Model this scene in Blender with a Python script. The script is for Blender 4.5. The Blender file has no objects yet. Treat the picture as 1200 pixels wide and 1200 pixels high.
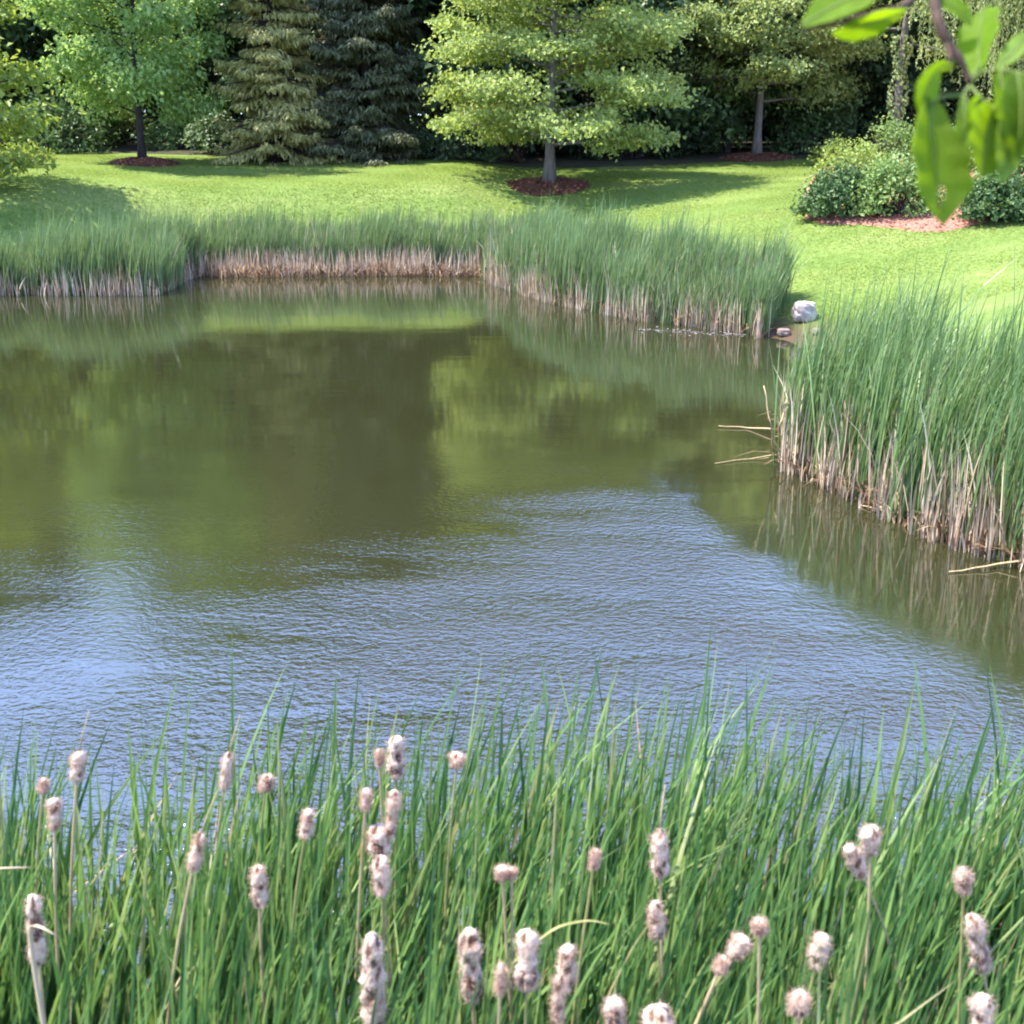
import bpy, math, random
import numpy as np
from mathutils import Vector, noise

R = math.radians
scene = bpy.context.scene
col = scene.collection
rng = np.random.default_rng(7)
random.seed(7)

# ------------------------------------------------------------------ camera
CAM_H, PITCH, F = 3.0, R(17.05), 1500.0          # focal length in pixels of the 1200 px photograph
cam_d = bpy.data.cameras.new('camera')
cam = bpy.data.objects.new('camera', cam_d)
col.objects.link(cam)
cam.location = (0, 0, CAM_H)
cam.rotation_euler = (R(90) - PITCH, 0, 0)
cam_d.sensor_width = 36.0
cam_d.lens = 36.0 * F / 1200.0
cam_d.clip_start = 0.05
cam_d.clip_end = 2000
cam_d.dof.use_dof = True
cam_d.dof.focus_distance = 13.0
cam_d.dof.aperture_fstop = 6.3
scene.camera = cam
CAM = np.array([0, 0, CAM_H])
FWD = np.array([0, math.cos(PITCH), -math.sin(PITCH)])
UPV = np.array([0, math.sin(PITCH), math.cos(PITCH)])
RGT = np.array([1.0, 0, 0])


def ray(px, py):
    return FWD + RGT * (px - 600) / F - UPV * (py - 600) / F


def on_z(px, py, z=0.0):
    d = ray(px, py)
    return CAM + d * ((z - CAM_H) / d[2])


def at_depth(px, py, t):
    return CAM + ray(px, py) * t


# ------------------------------------------------------------------ shoreline and terrain
shore_px = [(-60, 346), (60, 345), (190, 345), (213, 326), (300, 325), (430, 324), (570, 324), (592, 335), (650, 354),
            (750, 374), (850, 386), (915, 398), (936, 405), (936, 440), (925, 500), (908, 540), (950, 560), (1000, 580),
            (1060, 612), (1100, 630), (1200, 662), (1290, 690)]
SH = [tuple(on_z(x, y)[:2]) for x, y in shore_px]
SH += [(5.0, 6.5), (5.4, 4.5), (4.6, 2.6), (2.5, 1.75), (0.8, 1.7), (-1.0, 1.7), (-3.0, 1.9), (-6, 3.0), (-11, 7), (-17, 15), (-18, 22), (-13, 23.5)]
SH = np.array(SH)


def sdist(x, y):
    """distance to the shoreline, positive on land"""
    x = np.asarray(x, float).ravel(); y = np.asarray(y, float).ravel()
    best = np.full(x.shape, 1e9); inside = np.zeros(x.shape, bool)
    n = len(SH)
    for i in range(n):
        ax, ay = SH[i]; bx, by = SH[(i + 1) % n]
        dx, dy = bx - ax, by - ay
        t = np.clip(((x - ax) * dx + (y - ay) * dy) / (dx * dx + dy * dy), 0, 1)
        best = np.minimum(best, (x - ax - t * dx) ** 2 + (y - ay - t * dy) ** 2)
        c = ((ay > y) != (by > y))
        with np.errstate(divide='ignore', invalid='ignore'):
            xi = (bx - ax) * (y - ay) / (by - ay if by != ay else 1e-9) + ax
        inside ^= c & (x < xi)
    d = np.sqrt(best)
    return np.where(inside, -d, d)


def sstep(a, b, x):
    t = np.clip((x - a) / (b - a), 0, 1)
    return t * t * (3 - 2 * t)


def smin(a, b, k):
    h = np.clip(0.5 + 0.5 * (b - a) / k, 0, 1)
    return b * (1 - h) + a * h - k * h * (1 - h)


def terr(x, y):
    shp = np.shape(x)
    x = np.asarray(x, float).ravel(); y = np.asarray(y, float).ravel()
    s = sdist(x, y)
    sl = np.maximum(s, 0)
    plain = smin(0.285 * sl, 1.45 + 0.07 * np.maximum(sl - 5, 0), 0.5)
    plain = smin(plain, 2.05 + .004 * sl, .25)
    sp = lambda v, k: np.where(v > 20 * k, v, np.log1p(np.exp(np.minimum(v, 20 * k) / k)) * k)
    shelf = smin(.05 * sl + .85 * sp(sl - 1.6, .15) - .83 * sp(sl - 3.3, .25), 2.1 + 0.004 * np.maximum(sl - 7, 0), 0.3)
    wl = sstep(.6, -1.6, x) * (y > 18)
    far = plain * (1 - wl) + shelf * wl
    far = far + 0.04 * np.sin(x * 0.5 + 1.3) * np.sin(y * 0.43) * np.clip(sl / 3, 0, 1)
    near = np.minimum(0.85 * sl, 1.45)
    w = np.clip((3.6 - y) / 2.0, 0, 1)
    land = far * (1 - w) + near * w
    bed = np.maximum(-0.55, 0.45 * s)
    return np.where(s > 0, land, bed).reshape(shp)


_T = np.concatenate([np.arange(1.0, 60, 0.03), np.arange(60, 200, 0.5)])


def ground(px, py):
    d = ray(px, py)
    P = CAM[None] + d[None] * _T[:, None]
    below = np.nonzero(P[:, 2] < np.maximum(terr(P[:, 0], P[:, 1]), 0.0))[0]
    p = P[below[0]] if len(below) else P[1200]
    return Vector((p[0], p[1], float(np.maximum(terr(p[0], p[1]), 0))))


def gz(x, y):
    return float(terr(np.array([x]), np.array([y]))[0])


# ------------------------------------------------------------------ materials
def new_mat(name):
    m = bpy.data.materials.new(name)
    m.use_nodes = True
    nt = m.node_tree
    for n in list(nt.nodes):
        nt.nodes.remove(n)
    return m, nt, nt.nodes.new('ShaderNodeOutputMaterial')


def ramp(nt, stops):
    r = nt.nodes.new('ShaderNodeValToRGB')
    e = r.color_ramp.elements
    while len(e) < len(stops):
        e.new(0.5)
    for el, (p, c) in zip(e, stops):
        el.position = p; el.color = (*c, 1)
    return r


def leaf_mat(name, stops, transl=0.35, rough=0.5, spec=0.35, patch=0.0):
    m, nt, out = new_mat(name)
    g = nt.nodes.new('ShaderNodeNewGeometry')
    r = ramp(nt, stops)
    fac = g.outputs['Random Per Island']
    if patch > 0:
        tc = nt.nodes.new('ShaderNodeTexCoord')
        nz = nt.nodes.new('ShaderNodeTexNoise'); nz.inputs['Scale'].default_value = 1.1; nz.inputs['Detail'].default_value = 3
        nt.links.new(tc.outputs['Object'], nz.inputs['Vector'])
        mx = nt.nodes.new('ShaderNodeMix'); mx.data_type = 'FLOAT'; mx.inputs[0].default_value = patch
        nt.links.new(fac, mx.inputs[2]); nt.links.new(nz.outputs['Fac'], mx.inputs[3])
        fac = mx.outputs[0]
    nt.links.new(fac, r.inputs[0])
    p = nt.nodes.new('ShaderNodeBsdfPrincipled')
    p.inputs['Roughness'].default_value = rough
    p.inputs['Specular IOR Level'].default_value = spec
    nt.links.new(r.outputs[0], p.inputs['Base Color'])
    t = nt.nodes.new('ShaderNodeBsdfTranslucent')
    hs = nt.nodes.new('ShaderNodeHueSaturation')
    hs.inputs['Hue'].default_value = 0.485; hs.inputs['Saturation'].default_value = 1.1; hs.inputs['Value'].default_value = 1.5
    nt.links.new(r.outputs[0], hs.inputs['Color'])
    nt.links.new(hs.outputs[0], t.inputs['Color'])
    mix = nt.nodes.new('ShaderNodeMixShader'); mix.inputs[0].default_value = transl
    nt.links.new(p.outputs[0], mix.inputs[1]); nt.links.new(t.outputs[0], mix.inputs[2])
    nt.links.new(mix.outputs[0], out.inputs[0])
    return m


def noise_mat(name, stops, scale=5.0, detail=5.0, rough=0.85, bump=0.3, stretch=(1, 1, 1), dist=0.02, spec=0.2):
    m, nt, out = new_mat(name)
    tc = nt.nodes.new('ShaderNodeTexCoord')
    mp = nt.nodes.new('ShaderNodeMapping'); mp.inputs['Scale'].default_value = stretch
    nz = nt.nodes.new('ShaderNodeTexNoise')
    nz.inputs['Scale'].default_value = scale; nz.inputs['Detail'].default_value = detail; nz.inputs['Roughness'].default_value = 0.65
    nt.links.new(tc.outputs['Object'], mp.inputs[0]); nt.links.new(mp.outputs[0], nz.inputs['Vector'])
    r = ramp(nt, stops)
    nt.links.new(nz.outputs['Fac'], r.inputs[0])
    p = nt.nodes.new('ShaderNodeBsdfPrincipled')
    p.inputs['Roughness'].default_value = rough; p.inputs['Specular IOR Level'].default_value = spec
    nt.links.new(r.outputs[0], p.inputs['Base Color'])
    b = nt.nodes.new('ShaderNodeBump'); b.inputs['Strength'].default_value = bump; b.inputs['Distance'].default_value = dist
    nt.links.new(nz.outputs['Fac'], b.inputs['Height']); nt.links.new(b.outputs[0], p.inputs['Normal'])
    nt.links.new(p.outputs[0], out.inputs[0])
    return m


M = {}
M['maple'] = leaf_mat('maple_leaf', [(0, (.145, .230, .055)), (.5, (.225, .330, .095)), (1, (.330, .440, .165))], .46, patch=.4)
M['oak'] = leaf_mat('oak_leaf', [(0, (.160, .215, .050)), (.5, (.265, .330, .090)), (1, (.370, .430, .150))], .42, patch=.4)
M['locust'] = leaf_mat('pale_leaf', [(0, (.165, .215, .060)), (.5, (.260, .315, .095)), (1, (.360, .410, .155))], .36, patch=.4)
M['golden'] = leaf_mat('golden_leaf', [(0, (.130, .185, .026)), (.5, (.205, .265, .044)), (1, (.300, .350, .085))], .38, patch=.4)
M['spruce'] = leaf_mat('spruce_needle', [(0, (.240, .230, .068)), (.5, (.350, .335, .110)), (1, (.470, .440, .190))], .3, .6, patch=.3)
M['spruce_dark'] = leaf_mat('dark_needle', [(0, (.040, .048, .020)), (.6, (.095, .105, .044)), (1, (.270, .275, .130))], .2, .6, patch=.3)
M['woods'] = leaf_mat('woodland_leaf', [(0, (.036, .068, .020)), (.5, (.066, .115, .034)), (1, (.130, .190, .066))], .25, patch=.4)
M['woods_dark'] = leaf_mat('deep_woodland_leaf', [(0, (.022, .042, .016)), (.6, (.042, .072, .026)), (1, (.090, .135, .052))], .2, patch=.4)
M['willow'] = leaf_mat('willow_leaf', [(0, (.240, .300, .095)), (.5, (.330, .390, .145)), (1, (.430, .475, .220))], .36)
M['shrub'] = leaf_mat('shrub_leaf', [(0, (.095, .170, .040)), (.5, (.160, .240, .062)), (1, (.240, .320, .105))], .3, .55, patch=.3)
M['shrub_gold'] = leaf_mat('pale_shrub_leaf', [(0, (.140, .205, .034)), (.5, (.215, .285, .056)), (1, (.300, .360, .100))], .32, .55, patch=.3)
M['shrub_dark'] = leaf_mat('dark_shrub_leaf', [(0, (.034, .072, .020)), (.6, (.072, .130, .036)), (1, (.135, .205, .070))], .22, .5, .25)
M['variegated'] = leaf_mat('variegated_leaf', [(0, (.070, .120, .040)), (.6, (.120, .180, .080)), (.85, (.260, .320, .180)), (1, (.36, .42, .28))], .25)
M['brown_twig'] = leaf_mat('brown_needle', [(0, (.040, .022, .014)), (1, (.090, .052, .034))], .05, .8)
M['reed'] = leaf_mat('reed_leaf', [(0, (.060, .115, .034)), (.45, (.105, .178, .054)), (.85, (.158, .238, .080)), (1, (.240, .285, .120))], .30, .38, .5)
M['reed_far'] = leaf_mat('blue_green_reed_leaf', [(0, (.078, .132, .046)), (.5, (.130, .198, .072)), (.9, (.190, .265, .105)), (1, (.280, .310, .150))], .28, .45, .4, patch=.3)
M['reed_near'] = leaf_mat('fresh_reed_leaf', [(0, (.032, .086, .030)), (.45, (.086, .172, .048)), (.82, (.165, .255, .070)), (.95, (.250, .305, .110)), (1, (.330, .280, .140))], .34, .45, .35)
M['dead'] = leaf_mat('dead_reed', [(0, (.180, .115, .065)), (.3, (.355, .245, .155)), (.7, (.520, .405, .275)), (1, (.630, .530, .390))], .12, .7, .2)
M['rust'] = leaf_mat('rusty_reed', [(0, (.090, .050, .026)), (.5, (.190, .110, .058)), (1, (.360, .250, .140))], .08, .8, .2)
M['bark'] = noise_mat('bark', [(.3, (.040, .030, .026)), (.7, (.110, .088, .075))], 14, 6, .9, .8, (1, 1, .25))
M['bark_grey'] = noise_mat('grey_bark', [(.3, (.090, .075, .062)), (.7, (.210, .180, .155))], 14, 6, .9, .8, (1, 1, .25))
M['bark_dark'] = noise_mat('dark_bark', [(.3, (.020, .014, .014)), (.7, (.055, .042, .040))], 14, 6, .9, .6, (1, 1, .25))
M['mulch'] = noise_mat('dark_mulch', [(.3, (.055, .022, .012)), (.55, (.125, .050, .026)), (.75, (.200, .092, .050))], 22, 6, .95, 1.0, dist=.06)
M['mulch_chip'] = leaf_mat('mulch_chip', [(0, (.070, .022, .014)), (.6, (.170, .060, .040)), (1, (.300, .150, .100))], .0, .9)
M['mulch_pink'] = noise_mat('pale_red_mulch', [(.3, (.220, .095, .060)), (.55, (.330, .150, .100)), (.75, (.420, .220, .150))], 18, 6, .95, .8, dist=.05)
M['chip_pink'] = leaf_mat('pale_mulch_chip', [(0, (.190, .080, .052)), (.6, (.340, .160, .108)), (1, (.470, .290, .205))], .0, .9)
M['stone'] = noise_mat('pale_stone', [(.3, (.19, .16, .14)), (.5, (.36, .31, .28)), (.75, (.46, .41, .38))], 5, 6, .85, .5)
M['stone_red'] = noise_mat('reddish_stone', [(.3, (.15, .10, .08)), (.6, (.25, .18, .145)), (.8, (.34, .27, .23))], 6, 6, .85, .5)
M['stalk'] = noise_mat('dry_stalk', [(.3, (.30, .20, .10)), (.7, (.48, .36, .20))], 9, 4, .8, .2, (4, 4, .6))
M['stalk_green'] = noise_mat('fading_stalk', [(.3, (.16, .17, .05)), (.7, (.34, .30, .12))], 9, 4, .7, .2, (4, 4, .6))
M['twig'] = noise_mat('twig_bark', [(.3, (.030, .016, .012)), (.7, (.095, .055, .042))], 60, 5, .8, .5, (1, 1, 1), .002)
M['petiole'] = noise_mat('leaf_stalk', [(.3, (.10, .14, .03)), (.7, (.18, .22, .06))], 30, 3, .6, .1)
M['flower'] = leaf_mat('white_petal', [(0, (.62, .56, .46)), (1, (.80, .76, .66))], .3, .6)
M['debris'] = leaf_mat('pale_debris', [(0, (.14, .12, .11)), (.6, (.26, .23, .23)), (1, (.42, .39, .40))], .1, .7)


def fluff_mat():
    m, nt, out = new_mat('cattail_fluff')
    tc = nt.nodes.new('ShaderNodeTexCoord')
    nz = nt.nodes.new('ShaderNodeTexNoise'); nz.inputs['Scale'].default_value = 42; nz.inputs['Detail'].default_value = 4
    nt.links.new(tc.outputs['Object'], nz.inputs['Vector'])
    at = nt.nodes.new('ShaderNodeAttribute'); at.attribute_name = 'bare'
    ad = nt.nodes.new('ShaderNodeMath'); ad.operation = 'MULTIPLY_ADD'; ad.inputs[1].default_value = .35
    nt.links.new(nz.outputs['Fac'], ad.inputs[0]); nt.links.new(at.outputs['Fac'], ad.inputs[2])
    r = ramp(nt, [(.08, (.56, .40, .295)), (.30, (.43, .28, .195)), (.44, (.19, .10, .058)), (.66, (.085, .036, .020))])
    nt.links.new(ad.outputs[0], r.inputs[0])
    p = nt.nodes.new('ShaderNodeBsdfPrincipled'); p.inputs['Roughness'].default_value = .95
    p.inputs['Specular IOR Level'].default_value = .05
    p.inputs['Sheen Weight'].default_value = .3
    nt.links.new(r.outputs[0], p.inputs['Base Color'])
    b = nt.nodes.new('ShaderNodeBump'); b.inputs['Strength'].default_value = .9; b.inputs['Distance'].default_value = .006
    n2 = nt.nodes.new('ShaderNodeTexNoise'); n2.inputs['Scale'].default_value = 160; n2.inputs['Detail'].default_value = 5
    nt.links.new(tc.outputs['Object'], n2.inputs['Vector'])
    nt.links.new(n2.outputs['Fac'], b.inputs['Height']); nt.links.new(b.outputs[0], p.inputs['Normal'])
    nt.links.new(p.outputs[0], out.inputs[0])
    return m


M['fluff'] = fluff_mat()
M['fibre'] = leaf_mat('fluff_fibre', [(0, (.40, .265, .19)), (1, (.56, .40, .30))], .4, .9, .1)


def lawn_mat():
    m, nt, out = new_mat('lawn_grass')
    L = nt.links.new
    tc = nt.nodes.new('ShaderNodeTexCoord')

    def nz(scale, detail, st=(1, 1, 1)):
        mp = nt.nodes.new('ShaderNodeMapping'); mp.inputs['Scale'].default_value = st
        n = nt.nodes.new('ShaderNodeTexNoise'); n.inputs['Scale'].default_value = scale; n.inputs['Detail'].default_value = detail
        n.inputs['Roughness'].default_value = .62
        L(tc.outputs['Object'], mp.inputs[0]); L(mp.outputs[0], n.inputs['Vector'])
        return n
    a = nz(.55, 5, (.5, 1.2, 1)); b = nz(9, 6); c = nz(46, 3)
    r1 = ramp(nt, [(.28, (.098, .158, .032)), (.5, (.146, .202, .046)), (.72, (.200, .238, .070))])
    L(a.outputs['Fac'], r1.inputs[0])
    r2 = ramp(nt, [(.25, (.55, .62, .55)), (.6, (1.0, 1.0, 1.0)), (.8, (1.25, 1.15, 1.1))])
    L(b.outputs['Fac'], r2.inputs[0])
    mu = nt.nodes.new('ShaderNodeMix'); mu.data_type = 'RGBA'; mu.blend_type = 'MULTIPLY'; mu.inputs[0].default_value = .8
    L(r1.outputs[0], mu.inputs[6]); L(r2.outputs[0], mu.inputs[7])
    # mud and silt where the ground dips to the water line and under it
    sep = nt.nodes.new('ShaderNodeSeparateXYZ'); L(tc.outputs['Object'], sep.inputs[0])
    mr = nt.nodes.new('ShaderNodeMapRange'); mr.inputs[1].default_value = .06; mr.inputs[2].default_value = .30
    L(sep.outputs['Z'], mr.inputs[0])
    mud = nt.nodes.new('ShaderNodeMix'); mud.data_type = 'RGBA'
    mud.inputs[6].default_value = (.085, .055, .032, 1)
    L(mr.outputs[0], mud.inputs[0]); L(mu.outputs[2], mud.inputs[7])
    p = nt.nodes.new('ShaderNodeBsdfPrincipled'); p.inputs['Roughness'].default_value = .9
    p.inputs['Specular IOR Level'].default_value = .1
    L(mud.outputs[2], p.inputs['Base Color'])
    bp = nt.nodes.new('ShaderNodeBump'); bp.inputs['Strength'].default_value = .7; bp.inputs['Distance'].default_value = .04
    ad = nt.nodes.new('ShaderNodeMath'); ad.operation = 'ADD'
    L(b.outputs['Fac'], ad.inputs[0]); L(c.outputs['Fac'], ad.inputs[1]); L(ad.outputs[0], bp.inputs['Height'])
    L(bp.outputs[0], p.inputs['Normal'])
    L(p.outputs[0], out.inputs[0])
    return m


def water_mat():
    m, nt, out = new_mat('pond_water')
    L = nt.links.new
    tc = nt.nodes.new('ShaderNodeTexCoord')
    at = nt.nodes.new('ShaderNodeAttribute'); at.attribute_name = 'ripple'

    def nz(scale, detail, st, w=0.0):
        mp = nt.nodes.new('ShaderNodeMapping'); mp.inputs['Scale'].default_value = st
        mp.inputs['Rotation'].default_value = (0, 0, w)
        n = nt.nodes.new('ShaderNodeTexNoise'); n.inputs['Scale'].default_value = scale; n.inputs['Detail'].default_value = detail
        n.inputs['Roughness'].default_value = .5
        L(tc.outputs['Object'], mp.inputs[0]); L(mp.outputs[0], n.inputs['Vector'])
        return n
    a = nz(18, 2.5, (.85, 1.1, 1), .25)
    b = nz(43, 2.0, (.9, 1.1, 1), -.6)
    slow = nz(1.3, 1.0, (.5, 1.6, 1))
    patch = nz(.85, 4.0, (.8, 1.9, 1), .3)
    s1 = nt.nodes.new('ShaderNodeMath'); s1.operation = 'MULTIPLY_ADD'; s1.inputs[1].default_value = .38
    L(b.outputs['Fac'], s1.inputs[0]); L(a.outputs['Fac'], s1.inputs[2])
    # ripple attribute modulated by gusty patches
    pr = nt.nodes.new('ShaderNodeMapRange'); pr.inputs[1].default_value = .30; pr.inputs[2].default_value = .62
    pr.inputs[3].default_value = .28; pr.inputs[4].default_value = 1.25
    L(patch.outputs['Fac'], pr.inputs[0])
    rm = nt.nodes.new('ShaderNodeMath'); rm.operation = 'MULTIPLY'
    L(at.outputs['Fac'], rm.inputs[0]); L(pr.outputs[0], rm.inputs[1])
    hm = nt.nodes.new('ShaderNodeMath'); hm.operation = 'MULTIPLY'
    L(s1.outputs[0], hm.inputs[0]); L(rm.outputs[0], hm.inputs[1])
    sl = nt.nodes.new('ShaderNodeMath'); sl.operation = 'MULTIPLY_ADD'; sl.inputs[1].default_value = .12
    L(slow.outputs['Fac'], sl.inputs[0]); L(hm.outputs[0], sl.inputs[2])
    bp = nt.nodes.new('ShaderNodeBump'); bp.inputs['Strength'].default_value = 1.0; bp.inputs['Distance'].default_value = RIPPLE_H
    L(sl.outputs[0], bp.inputs['Height'])
    p = nt.nodes.new('ShaderNodeBsdfPrincipled')
    p.inputs['Base Color'].default_value = (*WATER_COL, 1)
    p.inputs['Roughness'].default_value = .05
    p.inputs['IOR'].default_value = WATER_IOR
    L(bp.outputs[0], p.inputs['Normal'])
    L(p.outputs[0], out.inputs[0])
    return m


RIPPLE_H, WATER_COL, WATER_IOR = .0145, (.020, .021, .0075), 2.5

TAPER = 2.6
# ------------------------------------------------------------------ mesh building


class Geo:
    def __init__(self):
        self.V = []; self.Q = []; self.T = []; self.n = 0

    def add(self, v, quads=None, tris=None):
        v = np.asarray(v, float).reshape(-1, 3)
        if quads is not None and len(quads):
            self.Q.append(np.asarray(quads, int).reshape(-1, 4) + self.n)
        if tris is not None and len(tris):
            self.T.append(np.asarray(tris, int).reshape(-1, 3) + self.n)
        self.V.append(v); self.n += len(v)

    def mesh(self, name, mat, smooth=False):
        me = bpy.data.meshes.new(name)
        V = np.concatenate(self.V) if self.V else np.zeros((0, 3))
        Q = np.concatenate(self.Q) if self.Q else np.zeros((0, 4), int)
        T = np.concatenate(self.T) if self.T else np.zeros((0, 3), int)
        me.vertices.add(len(V)); me.vertices.foreach_set('co', V.astype(np.float32).ravel())
        nl = Q.size + T.size
        me.loops.add(nl)
        me.loops.foreach_set('vertex_index', np.concatenate([Q.ravel(), T.ravel()]).astype(np.int32))
        me.polygons.add(len(Q) + len(T))
        starts = np.concatenate([np.arange(len(Q)) * 4, Q.size + np.arange(len(T)) * 3]).astype(np.int32)
        me.polygons.foreach_set('loop_start', starts)
        me.polygons.foreach_set('use_smooth', np.full(len(Q) + len(T), smooth))
        me.update(calc_edges=True); me.validate()
        if mat:
            me.materials.append(mat)
        return me

    def build(self, name, mat, parent=None, smooth=False, loc=None):
        o = bpy.data.objects.new(name, self.mesh(name, mat, smooth))
        col.objects.link(o)
        if parent is not None:
            o.parent = parent
        if loc is not None:
            o.location = loc
        return o


def tag(o, label=None, cat=None, group=None, kind=None):
    if label: o['label'] = label
    if cat: o['category'] = cat
    if group: o['group'] = group
    if kind: o['kind'] = kind
    return o


def empty(name, loc, label, cat, group=None, rz=0.0):
    o = bpy.data.objects.new(name, None)
    col.objects.link(o); o.location = loc; o.rotation_euler = (0, 0, rz); o.empty_display_size = .2
    return tag(o, label, cat, group)


def copy_tree(o, parent=None):
    c = o.copy(); col.objects.link(c)
    if parent is not None:
        c.parent = parent
    for ch in [k for k in col.objects if k.parent == o]:
        copy_tree(ch, c)
    return c


def nrm(v):
    return v / np.maximum(np.linalg.norm(v, axis=-1, keepdims=True), 1e-9)


def tube(g, pts, rad, n=7, wob=0.0):
    pts = np.asarray(pts, float); k = len(pts)
    rad = np.broadcast_to(np.asarray(rad, float), (k,))
    tan = nrm(np.gradient(pts, axis=0))
    ref = np.array([0, 0, 1.0]) if abs(tan[0][2]) < .9 else np.array([1.0, 0, 0])
    s = nrm(np.cross(tan, ref)); u = np.cross(tan, s)
    a = np.linspace(0, 2 * np.pi, n, endpoint=False)
    rr = rad[:, None] * (1 + wob * rng.normal(size=(k, n)))
    v = pts[:, None] + rr[..., None] * (np.cos(a)[None, :, None] * s[:, None] + np.sin(a)[None, :, None] * u[:, None])
    i = np.arange(k - 1)[:, None] * n; j = np.arange(n)[None]; j2 = (j + 1) % n
    q = np.stack([i + j, i + j2, i + n + j2, i + n + j], -1).reshape(-1, 4)
    caps = []
    verts = v.reshape(-1, 3)
    verts = np.concatenate([verts, pts[:1], pts[-1:]])
    c0, c1 = k * n, k * n + 1
    for t in range(n):
        caps.append((c0, (t + 1) % n, t)); caps.append((c1, (k - 1) * n + t, (k - 1) * n + (t + 1) % n))
    g.add(verts, q, caps)


def leaves(g, pos, d, nr, Ln, W, fold=.18, droop=.12):
    """kite shaped folded leaves"""
    n = len(pos)
    d = nrm(d); s = nrm(np.cross(d, nr)); up = np.cross(s, d)
    Ln = np.broadcast_to(Ln, (n,))[:, None]; W = np.broadcast_to(W, (n,))[:, None]
    base = pos - d * Ln * .5
    mid = pos - d * Ln * .06
    v = np.stack([base, mid + s * W * .5 + up * W * fold, pos + d * Ln * .5 - up * Ln * droop, mid - s * W * .5 + up * W * fold], 1)
    q = np.arange(4 * n).reshape(n, 4)
    g.add(v.reshape(-1, 3), q)


def blades(g, base, H, lean, bend, W, yaw, seg=5, vee=False, curl=None):
    """tapering strap leaves. lean: horizontal unit dir (n,2), bend: tip offset as a fraction of the height"""
    n = len(base)
    t = np.linspace(0, 1, seg + 1)[None, :, None]
    H = H[:, None, None]; bend = bend[:, None, None]
    l3 = np.concatenate([lean, np.zeros((n, 1))], 1)[:, None]
    up = np.array([0, 0, 1.0])[None, None]
    c = base[:, None] + up * H * (t - .38 * np.minimum(bend, 1.6) ** 2 * t ** 3) + l3 * H * bend * (.25 * t + .75 * t ** 2.2)
    if curl is not None:
        side0 = np.stack([-lean[:, 1], lean[:, 0], np.zeros(n)], 1)[:, None]
        c = c + side0 * H * curl[:, None, None] * np.sin(t * 3.0)
    w = (W[:, None, None] * .5) * np.clip(np.minimum(1.0, .55 + 1.4 * t) * (1 - t ** TAPER) + .02, 0.02, 1)
    yw = yaw[:, None] + t[..., 0] * .9
    s = np.stack([np.cos(yw), np.sin(yw), np.zeros_like(yw)], -1)
    if vee:
        f = np.stack([-np.sin(yw), np.cos(yw), np.zeros_like(yw)], -1)
        v = np.stack([c - s * w + f * w * .45, c - f * w * .1, c + s * w + f * w * .45], 2)
        m = 3
    else:
        v = np.stack([c - s * w, c + s * w], 2); m = 2
    idx = np.arange(n)[:, None, None] * ((seg + 1) * m)
    k = np.arange(seg)[None, :, None] * m
    j = np.arange(m - 1)[None, None]
    b0 = idx + k + j
    q = np.stack([b0, b0 + 1, b0 + m + 1, b0 + m], -1).reshape(-1, 4)
    g.add(v.reshape(-1, 3), q)


# ------------------------------------------------------------------ setting: terrain, water
def axis(fine0, fine1, step, far):
    f = np.arange(fine0, fine1 + 1e-6, step)
    k = 26
    grow = np.cumsum(step * 1.28 ** np.arange(1, k))
    grow = grow[grow < far]
    return np.concatenate([fine0 - grow[::-1], f, fine1 + grow])


gx = axis(-20, 20, .25, 520); gy = axis(-2, 46, .25, 520)
X, Y = np.meshgrid(gx, gy)
Z = terr(X, Y)
tg = Geo()
nx, ny = len(gx), len(gy)
ii = np.arange(ny - 1)[:, None] * nx + np.arange(nx - 1)[None]
tg.add(np.stack([X, Y, Z], -1), np.stack([ii, ii + 1, ii + nx + 1, ii + nx], -1))
terrain = tg.build('ground', lawn_mat(), smooth=True)
tag(terrain, kind='structure')

wx = np.arange(-19, 6.01, .125); wy = np.arange(1.0, 27.01, .125)
WX, WY = np.meshgrid(wx, wy)
wg = Geo()
nx, ny = len(wx), len(wy)
ii = np.arange(ny - 1)[:, None] * nx + np.arange(nx - 1)[None]
wg.add(np.stack([WX, WY, np.zeros_like(WX)], -1), np.stack([ii, ii + 1, ii + nx + 1, ii + nx], -1))
water = wg.build('pond_water', water_mat(), smooth=True)
tag(water, kind='structure')
sd_w = sdist(WX, WY)


# the breeze ruffles the open middle of the pond and leaves the sheltered margins calm
xr, yr = WX.ravel(), WY.ravel()
edge = .7 * np.sin(yr * .9) * .3 + .25 * np.sin(xr * 2.1 + yr)
rip = (1 - sstep(9.3, 12.3, yr + edge + np.where(xr < .3, (xr - .3) * .05, 0))) * sstep(.7, 1.9, -sd_w + edge * .5 - .75 * sstep(.3, 2.0, xr))
rip = rip * (.13 + 1.42 * sstep(-2.2, .9, xr + (8.5 - yr) * .55)) + .02
attr = water.data.attributes.new('ripple', 'FLOAT', 'POINT')
attr.data.foreach_set('value', rip.astype(np.float32))

# ------------------------------------------------------------------ reeds
def strip_points(n, s0, s1, xr_, yr_, cond=None):
    out = []
    while sum(len(o) for o in out) < n:
        x = rng.uniform(*xr_, 6000); y = rng.uniform(*yr_, 6000)
        s = sdist(x, y)
        ok = (s > s0) & (s < s1)
        if cond is not None:
            ok &= cond(x, y, s)
        out.append(np.stack([x, y], 1)[ok])
        if not ok.any():
            break
    return np.concatenate(out)[:n]


def unit(n, a0, spread):
    a = a0 + rng.normal(0, spread, n)
    return np.stack([np.cos(a), np.sin(a)], 1)


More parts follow.
